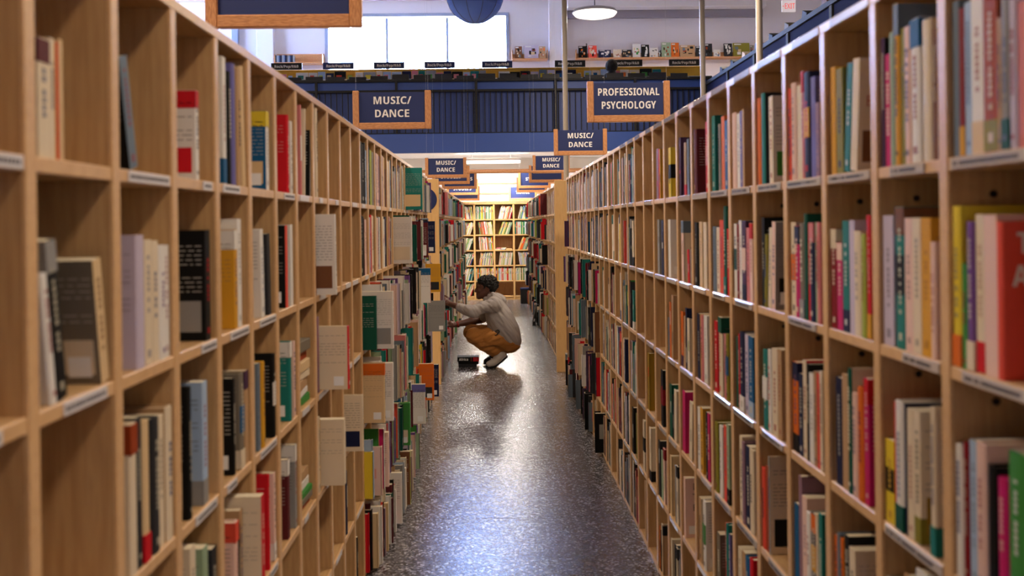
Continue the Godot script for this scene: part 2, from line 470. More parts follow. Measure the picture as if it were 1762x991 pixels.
const PENDANTS := [Vector3(1.59, 4.62, -15.0), Vector3(-2.2, 4.62, -12.5), Vector3(1.59, 4.62, -10.2), Vector3(-2.2, 4.62, -7.7), Vector3(1.59, 4.62, -5.4), Vector3(-2.2, 4.62, -2.9), Vector3(1.59, 4.62, -0.6), Vector3(-5.6, 4.62, -15.0), Vector3(-5.6, 4.62, -10.2), Vector3(-5.6, 4.62, -5.4), Vector3(-2.6, 6.3, -20.6), Vector3(5.0, 6.3, -20.6)]  # the last two, high over the balcony, are added to brighten its wall
const PENDANT_ENERGY := 10.0
const TUBES := [Vector3(0.0, 2.80, -20.9), Vector3(-3.2, 2.80, -20.9), Vector3(3.2, 2.80, -20.9), Vector3(0.0, 2.86, -18.35), Vector3(-3.2, 2.86, -18.35), Vector3(3.2, 2.86, -18.35), Vector3(0.0, 2.86, -23.2), Vector3(-3.2, 2.86, -23.2), Vector3(3.2, 2.86, -23.2)]  # the last three, hidden by the back wall, are added to brighten it
const TUBE_ENERGY := 17.0
const WARM := Color(1.0, 0.92, 0.82)

func materials() -> void:
	var grain := texture(noise(0.012, 4), [[0.0, Color(0.66, 0.505, 0.325)], [0.45, Color(0.72, 0.565, 0.38)], [0.7, Color(0.75, 0.60, 0.41)], [1.0, Color(0.68, 0.525, 0.345)]])  # panel tone deepened, as the panels turn away from the light
	for k in [["plywood", Vector3(9, 0.7, 9)], ["plywood_board", Vector3(9, 9, 0.7)]]:
		var m := plain(k[0], Color.WHITE, 0.42)
		m.albedo_texture = grain
		m.uv1_triplanar = true
		m.uv1_scale = k[1]
	var edge := plain("lit_edge_band", Color.WHITE, 0.36)      # the fronts are lipped, paler partly because aisle light is put into the colour
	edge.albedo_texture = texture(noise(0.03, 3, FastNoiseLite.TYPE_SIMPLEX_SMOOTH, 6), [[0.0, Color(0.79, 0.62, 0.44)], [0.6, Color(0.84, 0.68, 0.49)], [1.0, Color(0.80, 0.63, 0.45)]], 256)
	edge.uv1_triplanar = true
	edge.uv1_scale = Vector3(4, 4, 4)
	var oak := texture(noise(0.02, 3, FastNoiseLite.TYPE_SIMPLEX, 5), [[0.0, Color(0.60, 0.39, 0.23)], [0.5, Color(0.72, 0.49, 0.30)], [1.0, Color(0.79, 0.57, 0.37)]])
	for k in [["oak", Vector3(2, 14, 14)], ["oak_upright", Vector3(14, 2, 14)]]:
		var m := plain(k[0], Color.WHITE, 0.45)
		m.albedo_texture = oak
		m.uv1_triplanar = true
		m.uv1_scale = k[1]
	var pale := plain("pale_panel", Color.WHITE, 0.4)
	pale.albedo_texture = texture(noise(0.012, 4, FastNoiseLite.TYPE_SIMPLEX_SMOOTH, 9), [[0.0, Color(0.80, 0.62, 0.38)], [0.5, Color(0.86, 0.69, 0.45)], [1.0, Color(0.82, 0.65, 0.41)]])
	pale.uv1_triplanar = true
	pale.uv1_scale = Vector3(7, 0.7, 7)
	# terrazzo: chips of stone some 5 to 12 mm across in a grey bed, under worn wax
	var chips := plain("terrazzo", Color.WHITE, 0.24)
	var cells := noise(0.11, 1, FastNoiseLite.TYPE_CELLULAR, 3)
	cells.cellular_return_type = FastNoiseLite.RETURN_CELL_VALUE
	cells.cellular_jitter = 1.0
	chips.albedo_texture = texture(cells, [[0.0, Color(0.10, 0.10, 0.115)], [0.25, Color(0.24, 0.23, 0.25)], [0.55, Color(0.36, 0.345, 0.37)], [0.8, Color(0.50, 0.48, 0.49)], [1.0, Color(0.78, 0.76, 0.76)]], 1024)
	chips.metallic_specular = 0.7
	chips.uv1_triplanar = true
	chips.uv1_world_triplanar = true
	chips.uv1_scale = Vector3(1.0, 1.0, 1.0)
	chips.normal_enabled = true
	chips.normal_texture = texture(noise(0.12, 2, FastNoiseLite.TYPE_SIMPLEX, 8), [], 1024, 3.0)
	chips.normal_scale = 0.10
	plain("joint", Color(0.13, 0.12, 0.12), 0.8)
	var wall := plain("wall_paint", Color(0.88, 0.85, 0.87), 0.8)
	wall.normal_enabled = true
	wall.normal_texture = texture(noise(0.05, 2), [], 256, 2.0)
	wall.normal_scale = 0.15
	wall.uv1_triplanar = true
	wall.uv1_scale = Vector3(2, 2, 2)
	plain("painted_shade", Color(0.58, 0.55, 0.59), 0.8)  # wall colour darkened to stand for the shadow below the duct
	plain("under_paint", Color(0.90, 0.89, 0.86), 0.8)
	plain("ceiling_paint", Color(0.86, 0.86, 0.87), 0.85)
	plain("beam_blue", Color(0.14, 0.27, 0.55), 0.5)
	plain("panel_blue", Color(0.10, 0.20, 0.44), 0.55)
	plain("panel_dark", Color(0.10, 0.12, 0.25), 0.85).metallic_specular = 0.2
	plain("rail_black", Color(0.03, 0.03, 0.04), 0.7)
	plain("frame_grey", Color(0.56, 0.59, 0.68), 0.5)
	plain("pole_cream", Color(0.64, 0.59, 0.52), 0.45)
	plain("wire", Color(0.3, 0.3, 0.3), 0.5)
	plain("fine_wire", Color(0.75, 0.75, 0.76), 0.5)
	plain("sign_navy", Color(0.045, 0.12, 0.33), 0.65)
	plain("letter_white", Color(0.90, 0.88, 0.86), 0.6)
	plain("letter_dark", Color(0.12, 0.10, 0.10), 0.6)
	plain("letter_red", Color(0.62, 0.12, 0.10), 0.6)
	plain("label_paper", Color(0.82, 0.80, 0.80), 0.35)
	plain("label_print", Color(0.30, 0.28, 0.30), 0.6)
	plain("pin", Color(0.05, 0.04, 0.04), 0.5)
	var strip := plain("label_strip", Color(0.76, 0.72, 0.70), 0.16)
	strip.clearcoat_enabled = true
	strip.clearcoat = 1.0
	strip.clearcoat_roughness = 0.1
	var book := plain("book", Color.WHITE, 0.6)
	book.metallic_specular = 0.3
	book.vertex_color_use_as_albedo = true
	var page := plain("page", Color.WHITE, 0.9)
	page.vertex_color_use_as_albedo = true
	var glass := plain("glass", Color(0.9, 0.95, 1.0, 0.05), 0.02)
	glass.transparency = BaseMaterial3D.TRANSPARENCY_ALPHA
	var lit := plain("lamp_diffuser", Color(0.95, 0.93, 0.9), 0.5)
	lit.emission_enabled = true
	lit.emission = Color(1.0, 0.96, 0.92)
	lit.emission_energy_multiplier = 1.6
	plain("lamp_body", Color(0.72, 0.70, 0.70), 0.4)
	var paper := plain("lantern_paper", Color(0.42, 0.56, 0.84), 0.8)  # white paper, with the blue of window shade put into its colour
	paper.backlight_enabled = true
	paper.backlight = Color(0.24, 0.36, 0.60)
	var exit_face := plain("exit_face", Color(0.92, 0.9, 0.9), 0.4)
	exit_face.emission_enabled = true
	exit_face.emission = Color(1, 0.96, 0.96)
	exit_face.emission_energy_multiplier = 0.25
	var exit_red := plain("exit_red", Color(0.9, 0.18, 0.10), 0.5)
	exit_red.emission_enabled = true
	exit_red.emission = Color(1, 0.15, 0.06)
	exit_red.emission_energy_multiplier = 0.7
	plain("bin_black", Color(0.05, 0.05, 0.06), 0.45)
	plain("bin_yellow", Color(0.80, 0.60, 0.10), 0.5)

# ---------------------------------------------------------------- the building

const FLOOR_JOINTS := [2.6, -0.6, -5.05, -9.6, -14.2, -18.8, -24.2]
const SIDE_WINDOWS := [5.9, 6.9]
const WINDOW := [-3.90, 0.42, 5.16, 6.50]

func hall() -> void:
	var ground := Node3D.new()
	ground.name = "floor"
	ground.set_meta("kind", "structure")
	add_child(ground)
	part("floor_bed", block(Vector3(-9.3, -0.25, -24.4), Vector3(10.3, -0.02, 2.8), 0.001), mats.joint, ground)
	for i in FLOOR_JOINTS.size() - 1:
		part("floor_slab", block(Vector3(-9.2, -0.03, FLOOR_JOINTS[i + 1] + 0.003), Vector3(10.2, 0.0, FLOOR_JOINTS[i] - 0.003), 0.0015), mats.terrazzo, ground)
	structure("ceiling", block(Vector3(-9.4, 7.4, -24.4), Vector3(10.4, 7.65, 2.8)), mats.ceiling_paint)
	# the left wall has a high window too: it is out of view, but its cool light lies on the far wall and on the right-hand shelf edges
	var side := Shape.new()
	side.box(Vector3(-9.4, 0, -24.4), Vector3(-9.15, SIDE_WINDOWS[0], 2.8), Color.WHITE)
	side.box(Vector3(-9.4, SIDE_WINDOWS[1], -24.4), Vector3(-9.15, 7.42, 2.8), Color.WHITE)
	for i in 2:
		var z := -24.4 + 4.4 * i
		side.box(Vector3(-9.4, SIDE_WINDOWS[0], z), Vector3(-9.15, SIDE_WINDOWS[1], z + 0.8 if i < 1 else 2.8), Color.WHITE)
	structure("wall_left", side.mesh(), mats.wall_paint)
	for i in 1:
		var z := -24.4 + 4.4 * i + 0.8
		var sw := Node3D.new()
		sw.name = "window_%d" % (i + 2)
		sw.set_meta("kind", "structure")
		add_child(sw)
		part("pane", block(Vector3(-9.30, SIDE_WINDOWS[0] + 0.05, z + 0.05), Vector3(-9.295, SIDE_WINDOWS[1] - 0.05, z + 3.55), 0.0005), mats.glass, sw)
		for k in [0.0, 1.77, 3.54]:
			part("mullion", block(Vector3(-9.36, SIDE_WINDOWS[0], z + k), Vector3(-9.2, SIDE_WINDOWS[1], z + k + 0.06), 0.006), mats.frame_grey, sw)
		for y in [SIDE_WINDOWS[0], SIDE_WINDOWS[1] - 0.06]:
			part("window_frame", block(Vector3(-9.36, y, z), Vector3(-9.2, y + 0.06, z + 3.6), 0.006), mats.frame_grey, sw)
	structure("wall_right", block(Vector3(10.15, 0, -24.4), Vector3(10.4, 7.42, 2.8)), mats.wall_paint)
	structure("wall_front", block(Vector3(-9.2, 0, 2.55), Vector3(10.2, 7.42, 2.8)), mats.wall_paint)
	var s := Shape.new()      # the far wall, with the high window let into it
	var z0 := -24.3
	var z1 := -24.0
	for r in [[-9.2, WINDOW[0], 0.0, 7.42], [WINDOW[1], 10.2, 0.0, 7.42], [WINDOW[0], WINDOW[1], 0.0, WINDOW[2]], [WINDOW[0], WINDOW[1], WINDOW[3], 7.42]]:
		s.box(Vector3(r[0], r[2], z0), Vector3(r[1], r[3], z1), Color.WHITE)
	structure("wall_back", s.mesh(), mats.wall_paint)
	# window
	var w := Node3D.new()
	w.name = "window_1"
	w.set_meta("kind", "structure")
	add_child(w)
	var x0: float = WINDOW[0]
	var x1: float = WINDOW[1]
	var f := Shape.new()
	for r in [[x0 - 0.05, x1 + 0.05, WINDOW[3] - 0.03, WINDOW[3] + 0.05], [x0 - 0.05, x1 + 0.05, WINDOW[2] - 0.05, WINDOW[2] + 0.03], [x0 - 0.05, x0 + 0.03, WINDOW[2], WINDOW[3]], [x1 - 0.03, x1 + 0.05, WINDOW[2], WINDOW[3]]]:
		f.bevelled(Vector3(r[0], r[2], z1 - 0.2), Vector3(r[1], r[3], z1 + 0.05), 0.008)
	part("window_frame", f.mesh(), mats.frame_grey, w)
	var xs := [x0 + 0.06, -2.47, -1.02, x1 - 0.06]
	for x in [-2.47, -1.02]:
		part("mullion", block(Vector3(x - 0.03, WINDOW[2] + 0.05, z1 - 0.16), Vector3(x + 0.03, WINDOW[3] - 0.06, z1 + 0.03), 0.006), mats.frame_grey, w)
	for i in 3:
		part("pane", block(Vector3(xs[i], WINDOW[2] + 0.04, z1 - 0.12), Vector3(xs[i + 1], WINDOW[3] - 0.05, z1 - 0.115), 0.0005), mats.glass, w)
	# pilasters, a boxed duct over a painted shadow strip, and a ledge on the far wall
	structure("trim_1", block(Vector3(1.42, 3.0, -24.02), Vector3(1.86, 7.4, -23.8), 0.01), mats.wall_paint)
	structure("trim_2", block(Vector3(-5.55, 3.0, -24.02), Vector3(-5.15, 7.4, -23.8), 0.01), mats.wall_paint)
	structure("trim_3", block(Vector3(-6.15, 3.0, -24.02), Vector3(-6.0, 7.4, -23.85), 0.01), mats.frame_grey)
	structure("trim_4", block(Vector3(1.86, 6.57, -24.02), Vector3(6.6, 7.1, -23.55), 0.01), mats.wall_paint)
	structure("trim_10", block(Vector3(1.86, 6.38, -24.02), Vector3(6.6, 6.57, -23.9), 0.01), mats.painted_shade)  # a dark strip put in for the shadow under the duct
	structure("trim_5", block(Vector3(-9.1, 6.86, -24.02), Vector3(1.42, 7.1, -23.75), 0.01), mats.wall_paint)

func mezzanine() -> void:
	var deck := Shape.new()
	deck.box(Vector3(-9.2, 2.95, -24.02), Vector3(10.2, 3.05, -17.6), Color.WHITE)
	deck.box(Vector3(3.95, 2.95, -17.62), Vector3(10.2, 3.05, -1.0), Color.WHITE)
	structure("mezzanine_floor", deck.mesh(), mats.under_paint)
	structure("mezzanine_beam", block(Vector3(-9.2, 2.735, -17.62), Vector3(3.95, 3.07, -17.46), 0.006), mats.beam_blue)
	structure("mezzanine_beam", block(Vector3(3.80, 2.735, -17.62), Vector3(3.95, 3.07, -1.0), 0.006), mats.beam_blue)
	structure("under_beam", block(Vector3(-9.2, 2.69, -22.7), Vector3(10.2, 2.96, -22.45), 0.006), mats.under_paint)
	structure("trim_6", block(Vector3(-9.2, 2.64, -22.71), Vector3(10.2, 2.70, -22.42), 0.006), mats.oak)
	for y in [2.44, 2.20, 2.0]:
		structure("trim_%d" % (7 + [2.44, 2.20, 2.0].find(y)), block(Vector3(-3.5, y - 0.018, -24.01), Vector3(4.5, y + 0.018, -23.97), 0.004), mats.oak)
	structure("sign_rail", block(Vector3(-1.0, 2.27, -15.62), Vector3(1.32, 2.305, -15.58), 0.005), mats.oak)
	for x in [-6.2, 7.6]:
		structure("wall_post", block(Vector3(x - 0.1, 0, -18.0), Vector3(x + 0.1, 2.96, -17.8), 0.01), mats.under_paint)
	# the railing across the end of the hall: boards behind a black metal balustrade
	var r := thing("railing", "blue boarded balcony railing with black metal balusters across the hall", "railing", Vector3(0, 3.05, -17.55))
	part("upper_board", block(Vector3(-9.1, 0.80, -0.06), Vector3(3.9, 0.95, -0.02), 0.003), mats.beam_blue, r)
	part("lower_board", block(Vector3(-9.1, 0.0, -0.06), Vector3(3.9, 0.78, -0.03), 0.003), mats.panel_blue, r)
	for y in [0.955, 0.775, 0.02]:
		part("rail", block(Vector3(-9.1, y - 0.02, 0.0), Vector3(3.9, y + 0.02, 0.05), 0.004), mats.rail_black, r)
	var bar := block(Vector3(-0.008, 0.02, 0.006), Vector3(0.008, 0.775, 0.022), 0.002)
	for i in 75:
		part("baluster", bar, mats.rail_black, r, Vector3(-3.6 + 0.1 * i, 0, 0))
	var post := block(Vector3(-0.022, -0.05, 0.0), Vector3(0.022, 0.97, 0.045), 0.004)
	for x in [-6.35, -4.7, -3.05, -1.65, -0.25, 1.15, 2.55, 3.85]:
		part("post", post, mats.rail_black, r, Vector3(x, 0, 0.02))
	# the railing of the side gallery on the right
	var g := thing("railing", "black framed side gallery railing running above the right bookcase", "railing", Vector3(3.80, 3.05, -17.5))
	for y in [0.84, 0.10]:
		part("rail", block(Vector3(-0.03, y - 0.032, 0.0), Vector3(0.03, y + 0.032, 16.4), 0.004), mats.rail_black, g)
	post = block(Vector3(-0.025, -0.05, -0.045), Vector3(0.025, 0.86, 0.045), 0.004)
	var panel := block(Vector3(0.0, 0.12, 0.05), Vector3(0.02, 0.82, 1.57), 0.003)
	for i in 11:
		part("post", post, mats.rail_black, g, Vector3(0, 0, 0.06 + 1.62 * i))
		if i < 10:
			part("infill_panel", panel, mats.panel_dark, g, Vector3(0, 0, 0.06 + 1.62 * i))

func pendants() -> void:
	var disc := Shape.new()
	disc.lathe([Vector2(0.0, 0.10), Vector2(0.20, 0.095), Vector2(0.315, 0.065), Vector2(0.34, 0.03), Vector2(0.335, 0.02)], 40)
	var glow := Shape.new()
	glow.lathe([Vector2(0.332, 0.02), Vector2(0.30, -0.02), Vector2(0.2, -0.045), Vector2(0.08, -0.055), Vector2(0.0, -0.056)], 40)
	var body := disc.mesh()
	var shine := glow.mesh()
	for i in PENDANTS.size():
		var p: Vector3 = PENDANTS[i]
		var shown := i == 0
		var l := thing("pendant_lamp", "round white glowing pendant lamp hanging before the record balcony" if shown else "white pendant lamp out of view over the %s of the hall, %s along" % ["left" if p.x < 0.0 else "right", NTH[i]], "lamp", p, "" if shown else "pendant lamps out of view over the hall")
		part("lamp_housing", body, mats.lamp_body, l)
		part("diffuser", shine, mats.lamp_diffuser, l)
		var rod := Shape.new()
		rod.tube([Vector3(0, 0.09, 0), Vector3(0, 7.4 - p.y, 0)], 0.008, 8)
		part("rod", rod.mesh(), mats.wire, l)
		area_lamp("pendant_light", p + Vector3(0, -0.065, 0), Vector2(0.58, 0.58), PENDANT_ENERGY, WARM)
	for i in TUBES.size():
		var p: Vector3 = TUBES[i]
		var l := thing("strip_lamp", "glowing white strip lamp under the balcony " + ["in view above the end bookcase", "far to the left", "far to the right", "just behind the blue beam", "behind the beam to the left", "behind the beam to the right", "added unseen close to the back wall", "added unseen at the back wall to the left", "added unseen at the back wall to the right"][i], "lamp", p)
		part("lamp_housing", block(Vector3(-0.62, 0.0, -0.09), Vector3(0.62, 0.05, 0.09), 0.005), mats.lamp_body, l)
		part("diffuser", block(Vector3(-0.61, -0.06, -0.08), Vector3(0.61, 0.0, 0.08), 0.012), mats.lamp_diffuser, l)
		var rods := Shape.new()
		for x in [-0.4, 0.4]:
			rods.tube([Vector3(x, 0.05, 0), Vector3(x, 2.955 - p.y, 0)], 0.006, 6)
		part("rod", rods.mesh(), mats.wire, l)
		area_lamp("strip_uplight", p + Vector3(0, 0.056, 0), Vector2(1.2, 0.15), 1.5, Color(1.0, 0.97, 0.93), Vector3(PI / 2, 0, 0))
		area_lamp("strip_light", p + Vector3(0, -0.07, 0), Vector2(1.2, 0.15), TUBE_ENERGY if i < 3 else 7.0 if i < 6 else 11.0, Color(1.0, 0.97, 0.93))

# ---------------------------------------------------------------- bookcases

func lipped(side: float, front: float, lo: Vector3, hi: Vector3, wood: Material) -> ArrayMesh:      # a plywood panel with a lipping along its front edge, toned as lit
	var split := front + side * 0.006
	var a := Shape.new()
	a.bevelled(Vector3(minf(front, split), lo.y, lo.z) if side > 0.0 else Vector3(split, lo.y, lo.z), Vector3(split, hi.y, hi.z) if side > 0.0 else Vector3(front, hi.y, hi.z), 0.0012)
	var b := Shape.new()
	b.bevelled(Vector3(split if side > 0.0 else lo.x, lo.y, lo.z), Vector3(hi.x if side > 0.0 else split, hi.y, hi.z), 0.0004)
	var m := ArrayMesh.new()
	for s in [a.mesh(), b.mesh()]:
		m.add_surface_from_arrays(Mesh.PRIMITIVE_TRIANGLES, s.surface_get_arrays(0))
	m.surface_set_material(0, mats.lit_edge_band)
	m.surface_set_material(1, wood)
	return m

func bookcase(called: String, side: float, face: float, first: float, from: int, to: int, label: String) -> Node3D:
	var o := thing(called, label, "bookcase", Vector3(face, 0, -first))
	var in_ := Vector3(side * DEPTH, 0, 0)
	var lo := minf(0.0, side * DEPTH)
	var hi := maxf(0.0, side * DEPTH)
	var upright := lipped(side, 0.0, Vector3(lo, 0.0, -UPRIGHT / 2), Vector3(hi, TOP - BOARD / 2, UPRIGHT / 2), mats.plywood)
	var half := (BAY - UPRIGHT) / 2
	var inset := side * 0.002
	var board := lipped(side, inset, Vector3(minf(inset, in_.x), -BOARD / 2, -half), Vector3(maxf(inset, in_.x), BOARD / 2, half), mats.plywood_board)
	for i in range(from, to + 1):
		part("upright", upright, null, o, Vector3(0, 0, -BAY * i))
		if i == to:
			break
		for k in range(1, 7):
			part("shelf_board", board, null, o, Vector3(0, TOP - ROW * k, -BAY * (i + 0.5)))
	var z0 := -BAY * to - UPRIGHT / 2
	var z1 := -BAY * from + UPRIGHT / 2
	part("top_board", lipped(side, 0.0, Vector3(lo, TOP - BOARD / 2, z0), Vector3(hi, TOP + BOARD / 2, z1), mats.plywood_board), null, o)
	part("back_panel", block(Vector3(side * DEPTH if side > 0 else -DEPTH - 0.008, 0, z0), Vector3(side * DEPTH + 0.008 if side > 0 else -DEPTH, TOP + BOARD / 2, z1), 0.001), mats.plywood, o)
	# paper price labels on the left, clear label strips on the right
	var dice := RandomNumberGenerator.new()
	dice.seed = 77
	for k in range(0 if side > 0 else 1, 6):
		for i in range(from, to):
			var near := i < 14 and first < 5.0
			if dice.randf() < (0.12 if side > 0 else 0.25) or (not near and dice.randf() < 0.55):
				continue
			var length := dice.randf_range(0.05, 0.2) if side < 0 else dice.randf_range(0.13, 0.235)
			var z := -BAY * (i + 0.5) + dice.randf_range(-1, 1) * (half - length / 2) * 0.9
			var x := side * 0.0015
			var h := 0.0085
			if side < 0:
				var t := part("price_label", block(Vector3(minf(x, -x * 0.2), -h, -length / 2), Vector3(maxf(x, -x * 0.2), h, length / 2), 0.0003), mats.label_paper, o, Vector3(0, TOP - ROW * k, z))
				if near and i < 6:
					var print_ := Shape.new()
					var zz := -length / 2 + 0.008
					while zz < length / 2 - 0.012:
						var w := dice.randf_range(0.003, 0.009)
						print_.box(Vector3(0.0003, -0.003, zz), Vector3(0.0006, 0.003, zz + w), Color.WHITE)
						zz += w + 0.003
					part("label_print", print_.mesh(), mats.label_print, t).set_meta("kind", "stuff")
			else:
				var t := part("label_strip", block(Vector3(minf(x, -x), -h, -length / 2), Vector3(maxf(x, -x), h, length / 2), 0.001), mats.label_strip, o, Vector3(0, TOP - ROW * k, z))
				if near and i < 6 and k > 0:
					var print_ := Shape.new()
					var zz := -length / 2 + 0.01
					while zz < length / 2 - 0.03:
						var w := dice.randf_range(0.002, 0.007)
						print_.box(Vector3(-0.0022, -0.003, zz), Vector3(-0.0012, 0.003, zz + w), Color.WHITE)
						zz += w + (0.0025 if dice.randf() < 0.8 else 0.008)
					part("label_print", print_.mesh(), mats.label_print, t).set_meta("kind", "stuff")
	return o

func shelf_pins(o: Node3D) -> void:      # dark bolt heads high on the uprights of the right bookcase
	var s := Shape.new()
	s.at = Transform3D(Basis(Vector3.RIGHT, PI / 2))
	s.lathe([Vector2(0.0, 0.004), Vector2(0.0045, 0.0038), Vector2(0.006, 0.002), Vector2(0.006, -0.002)], 10)
	var m := s.mesh()
	for k in range(1, 3):
		for i in range(0, 14):
			part("bolt_head", m, mats.pin, o, Vector3(0.07, TOP - ROW * k - 0.045, -BAY * i + UPRIGHT / 2))

func end_panel(o: Node3D, side: float, face: float, z: float) -> void:
	var lo := minf(-side * 0.062, side * 0.52)
	var hi := maxf(-side * 0.062, side * 0.52)
	var p := part("end_panel", block(Vector3(lo, 0, 0.016), Vector3(hi, TOP + 0.02, 0.042), 0.002), mats.pale_panel, o)
	if side < 0:
		var s := Shape.new()     # a round blue number plate
		s.at = Transform3D(Basis(Vector3.RIGHT, PI / 2))
		s.lathe([Vector2(0.0, 0.004), Vector2(0.108, 0.004), Vector2(0.11, 0.002), Vector2(0.11, 0.0)], 40)
		part("number_disc", s.mesh(), mats.sign_navy, p, Vector3(-0.065, 1.72, 0.042))
		letters(p, "numeral", "9", 0.10, Vector3(-0.065, 1.72, 0.0475), Vector3.ZERO, mats.letter_white, 0.002)

func cross_bookcase() -> void:
	var o := thing("bookcase", "wide plywood bookcase standing across the far end of the aisle", "bookcase", Vector3(0, 0, -19.3))
	var xs := [-1.11, -0.728, -0.346, 0.036, 0.418, 0.80, 1.18]
	var up := block(Vector3(-0.018, 0, -0.28), Vector3(0.018, 1.85, 0), 0.002)
	for x in xs:
		part("upright", up, mats.pale_panel, o, Vector3(x, 0, 0))
	var board := block(Vector3(-0.172, -0.012, -0.27), Vector3(0.172, 0.012, -0.003), 0.002)
	for i in xs.size() - 1:
		for k in 6:
			part("shelf_board", board, mats.pale_panel, o, Vector3(xs[i] + 0.191, 0.062 + 0.298 * k, 0))
		part("plinth", block(Vector3(-0.172, 0, -0.03), Vector3(0.172, 0.05, -0.012), 0.002), mats.pale_panel, o, Vector3(xs[i] + 0.191, 0, 0))
	part("top_board", block(Vector3(-1.13, 1.85, -0.29), Vector3(1.2, 1.88, 0.01), 0.003), mats.pale_panel, o)
	part("back_panel", block(Vector3(-1.12, 0, -0.29), Vector3(1.19, 1.86, -0.28), 0.002), mats.plywood, o)

# ---------------------------------------------------------------- books

func dark(c: Color) -> bool:
	return c.get_luminance() < 0.16

# A book standing with its spine at x = 0 and its boards running towards -x * side; its near board (the one the viewer sees) is at +z.
func book_shapes(t: float, h: float, d: float, spine: Color, cover: Color, hard: bool, side: float, opts: Dictionary, dice: RandomNumberGenerator) -> Array:
	var into := side
	var c := 0.0025 if hard else 0.0009
	var cov := Shape.new()
	var bx := func(s: Shape, x0: float, x1: float, y0: float, y1: float, z0: float, z1: float, k: Color) -> void:
		var a := into * x0
		var b := into * x1
		s.box(Vector3(minf(a, b), y0, z0), Vector3(maxf(a, b), y1, z1), k)
	var z0 := -t / 2
	var z1 := t / 2
	bx.call(cov, 0.0, d, 0.0, h, z1 - c, z1, cover)
	bx.call(cov, 0.0, d, 0.0, h, z0, z0 + c, cover)
	var bulge := minf(0.18 * t, 0.004) if hard else 0.0006
	var last := Vector3(0, 0, z0)
	for i in range(1, 7):                        # the rounded back
		var a := PI * i / 6.0
		var q := Vector3(-into * bulge * sin(a), 0, -cos(a) * t / 2)
		var up := Vector3(0, h, 0)
		cov.quad(last, q, q + up, last + up, Vector3(into * 0.05, h / 2, 0), spine)
		cov.quad(last + up, q + up, Vector3(into * c, h, q.z), Vector3(into * c, h, last.z), Vector3(into * 0.02, 0, 0), spine)
		last = q
	cov.quad(Vector3(into * c, 0, z0), Vector3(into * c, 0, z1), Vector3(into * c, h, z1), Vector3(into * c, h, z0), Vector3(0, h / 2, 0), spine)
	var pages := Shape.new()
	var e := 0.004 if hard else 0.0008
	bx.call(pages, c * 1.2, d - e, e, h - e, z0 + c, z1 - c, Color(0.84, 0.78, 0.66).srgb_to_linear())
	# bands, title and picture
	var pr := Shape.new()
	var top := -bulge - 0.0005
	var band := func(y0: float, y1: float, k: Color) -> void:
		bx.call(pr, top, 0.001, y0, y1, z0 + t * 0.02, z1 + 0.0004, k)
		bx.call(pr, 0.0, d * 0.98, y0, y1, z1 - 0.0002, z1 + 0.0004, k)
	if opts.has("b"):
		band.call(h * 0.80, h * 0.995, col(opts.b))
	if opts.has("e"):
		band.call(h * 0.005, h * 0.2, col(opts.e))
	if opts.has("m"):
		bx.call(pr, top, 0.001, h * 0.38, h * 0.66, z0 + t * 0.04, z1 - t * 0.04, col(opts.m))
	var ink: Color = col(opts.n) if opts.has("n") else (Color(0.75, 0.68, 0.52) if dark(spine) else [Color(0.06, 0.05, 0.06), Color(0.30, 0.05, 0.05), Color(0.05, 0.08, 0.2)][dice.randi() % 3])
	if t > 0.009 and not opts.has("w") and dice.randf() < 0.8:
		ink = ink.lerp(spine, dice.randf_range(0.1, 0.6))
		var cap := minf(t * 0.34, 0.009)
		var y := h * dice.randf_range(0.72, 0.9)
		var stop := h * dice.randf_range(0.25, 0.45)
		var count := 0
		while y > stop and count < 18:
			var w := cap * dice.randf_range(0.5, 0.9)
			if dice.randf() < 0.2:
				y -= cap * 0.8
			bx.call(pr, top - 0.0002, top + 0.0006, y - w, y, -cap / 2 * dice.randf_range(0.7, 1.0), cap / 2, ink)
			y -= w + cap * 0.3
			count += 1
		if dice.randf() < 0.6:
			bx.call(pr, top - 0.0002, top + 0.0006, h * 0.06, h * 0.06 + t * 0.35, -t * 0.17, t * 0.17, ink)
	# the near board: a block of type, sometimes a picture or a price sticker
	var kink := (Color(0.6, 0.56, 0.5) if dark(cover) else Color(0.12, 0.10, 0.10)).lerp(cover, dice.randf_range(0.2, 0.65))
	if opts.has("q"):
		bx.call(pr, d * 0.06, d * 0.9, h * 0.08, h * 0.36, z1, z1 + 0.0005, col(opts.q))
	if not opts.has("w"):
		var y := h * 0.86
		while y > h * 0.42:
			var x := d * 0.05
			var stop := d * dice.randf_range(0.6, 0.9)
			while x < stop:
				var w := dice.randf_range(0.006, 0.02)
				bx.call(pr, x, minf(x + w, stop), y - 0.002, y, z1, z1 + 0.0004, kink)
				x += w + 0.005
			y -= 0.009 if dice.randf() < 0.85 else 0.026
	if dice.randf() < 0.3:
		bx.call(pr, 0.012, 0.045, h * 0.06, h * 0.06 + 0.03, z1, z1 + 0.0006, Color(0.8, 0.8, 0.8))
	return [cov, pages, pr]

func size_word(t: float, h: float) -> String:
	if t > 0.036:
		return "thick"
	if t < 0.016:
		return "slim"
	if h > 0.245:
		return "tall"
	if h < 0.175:
		return "small"
	return "upright"

func parse(e: String) -> Dictionary:
	var w := e.split(" ", false)
	var d := {"colour": w[0], "z": float(w[1]) / 1000.0, "t": float(w[2]) / 1000.0, "h": float(w[3]) / 1000.0, "p": 0.0, "lean": 0.0, "o": {}}
	for k in w.slice(4):
		if k[1] == ":":
			d.o[k[0]] = k.substr(2)
		elif k[0] == "p":
			d.p = float(k.substr(1)) / 1000.0
		elif k[0] == "t":
			d.lean = deg_to_rad(float(k.substr(1)))
	return d

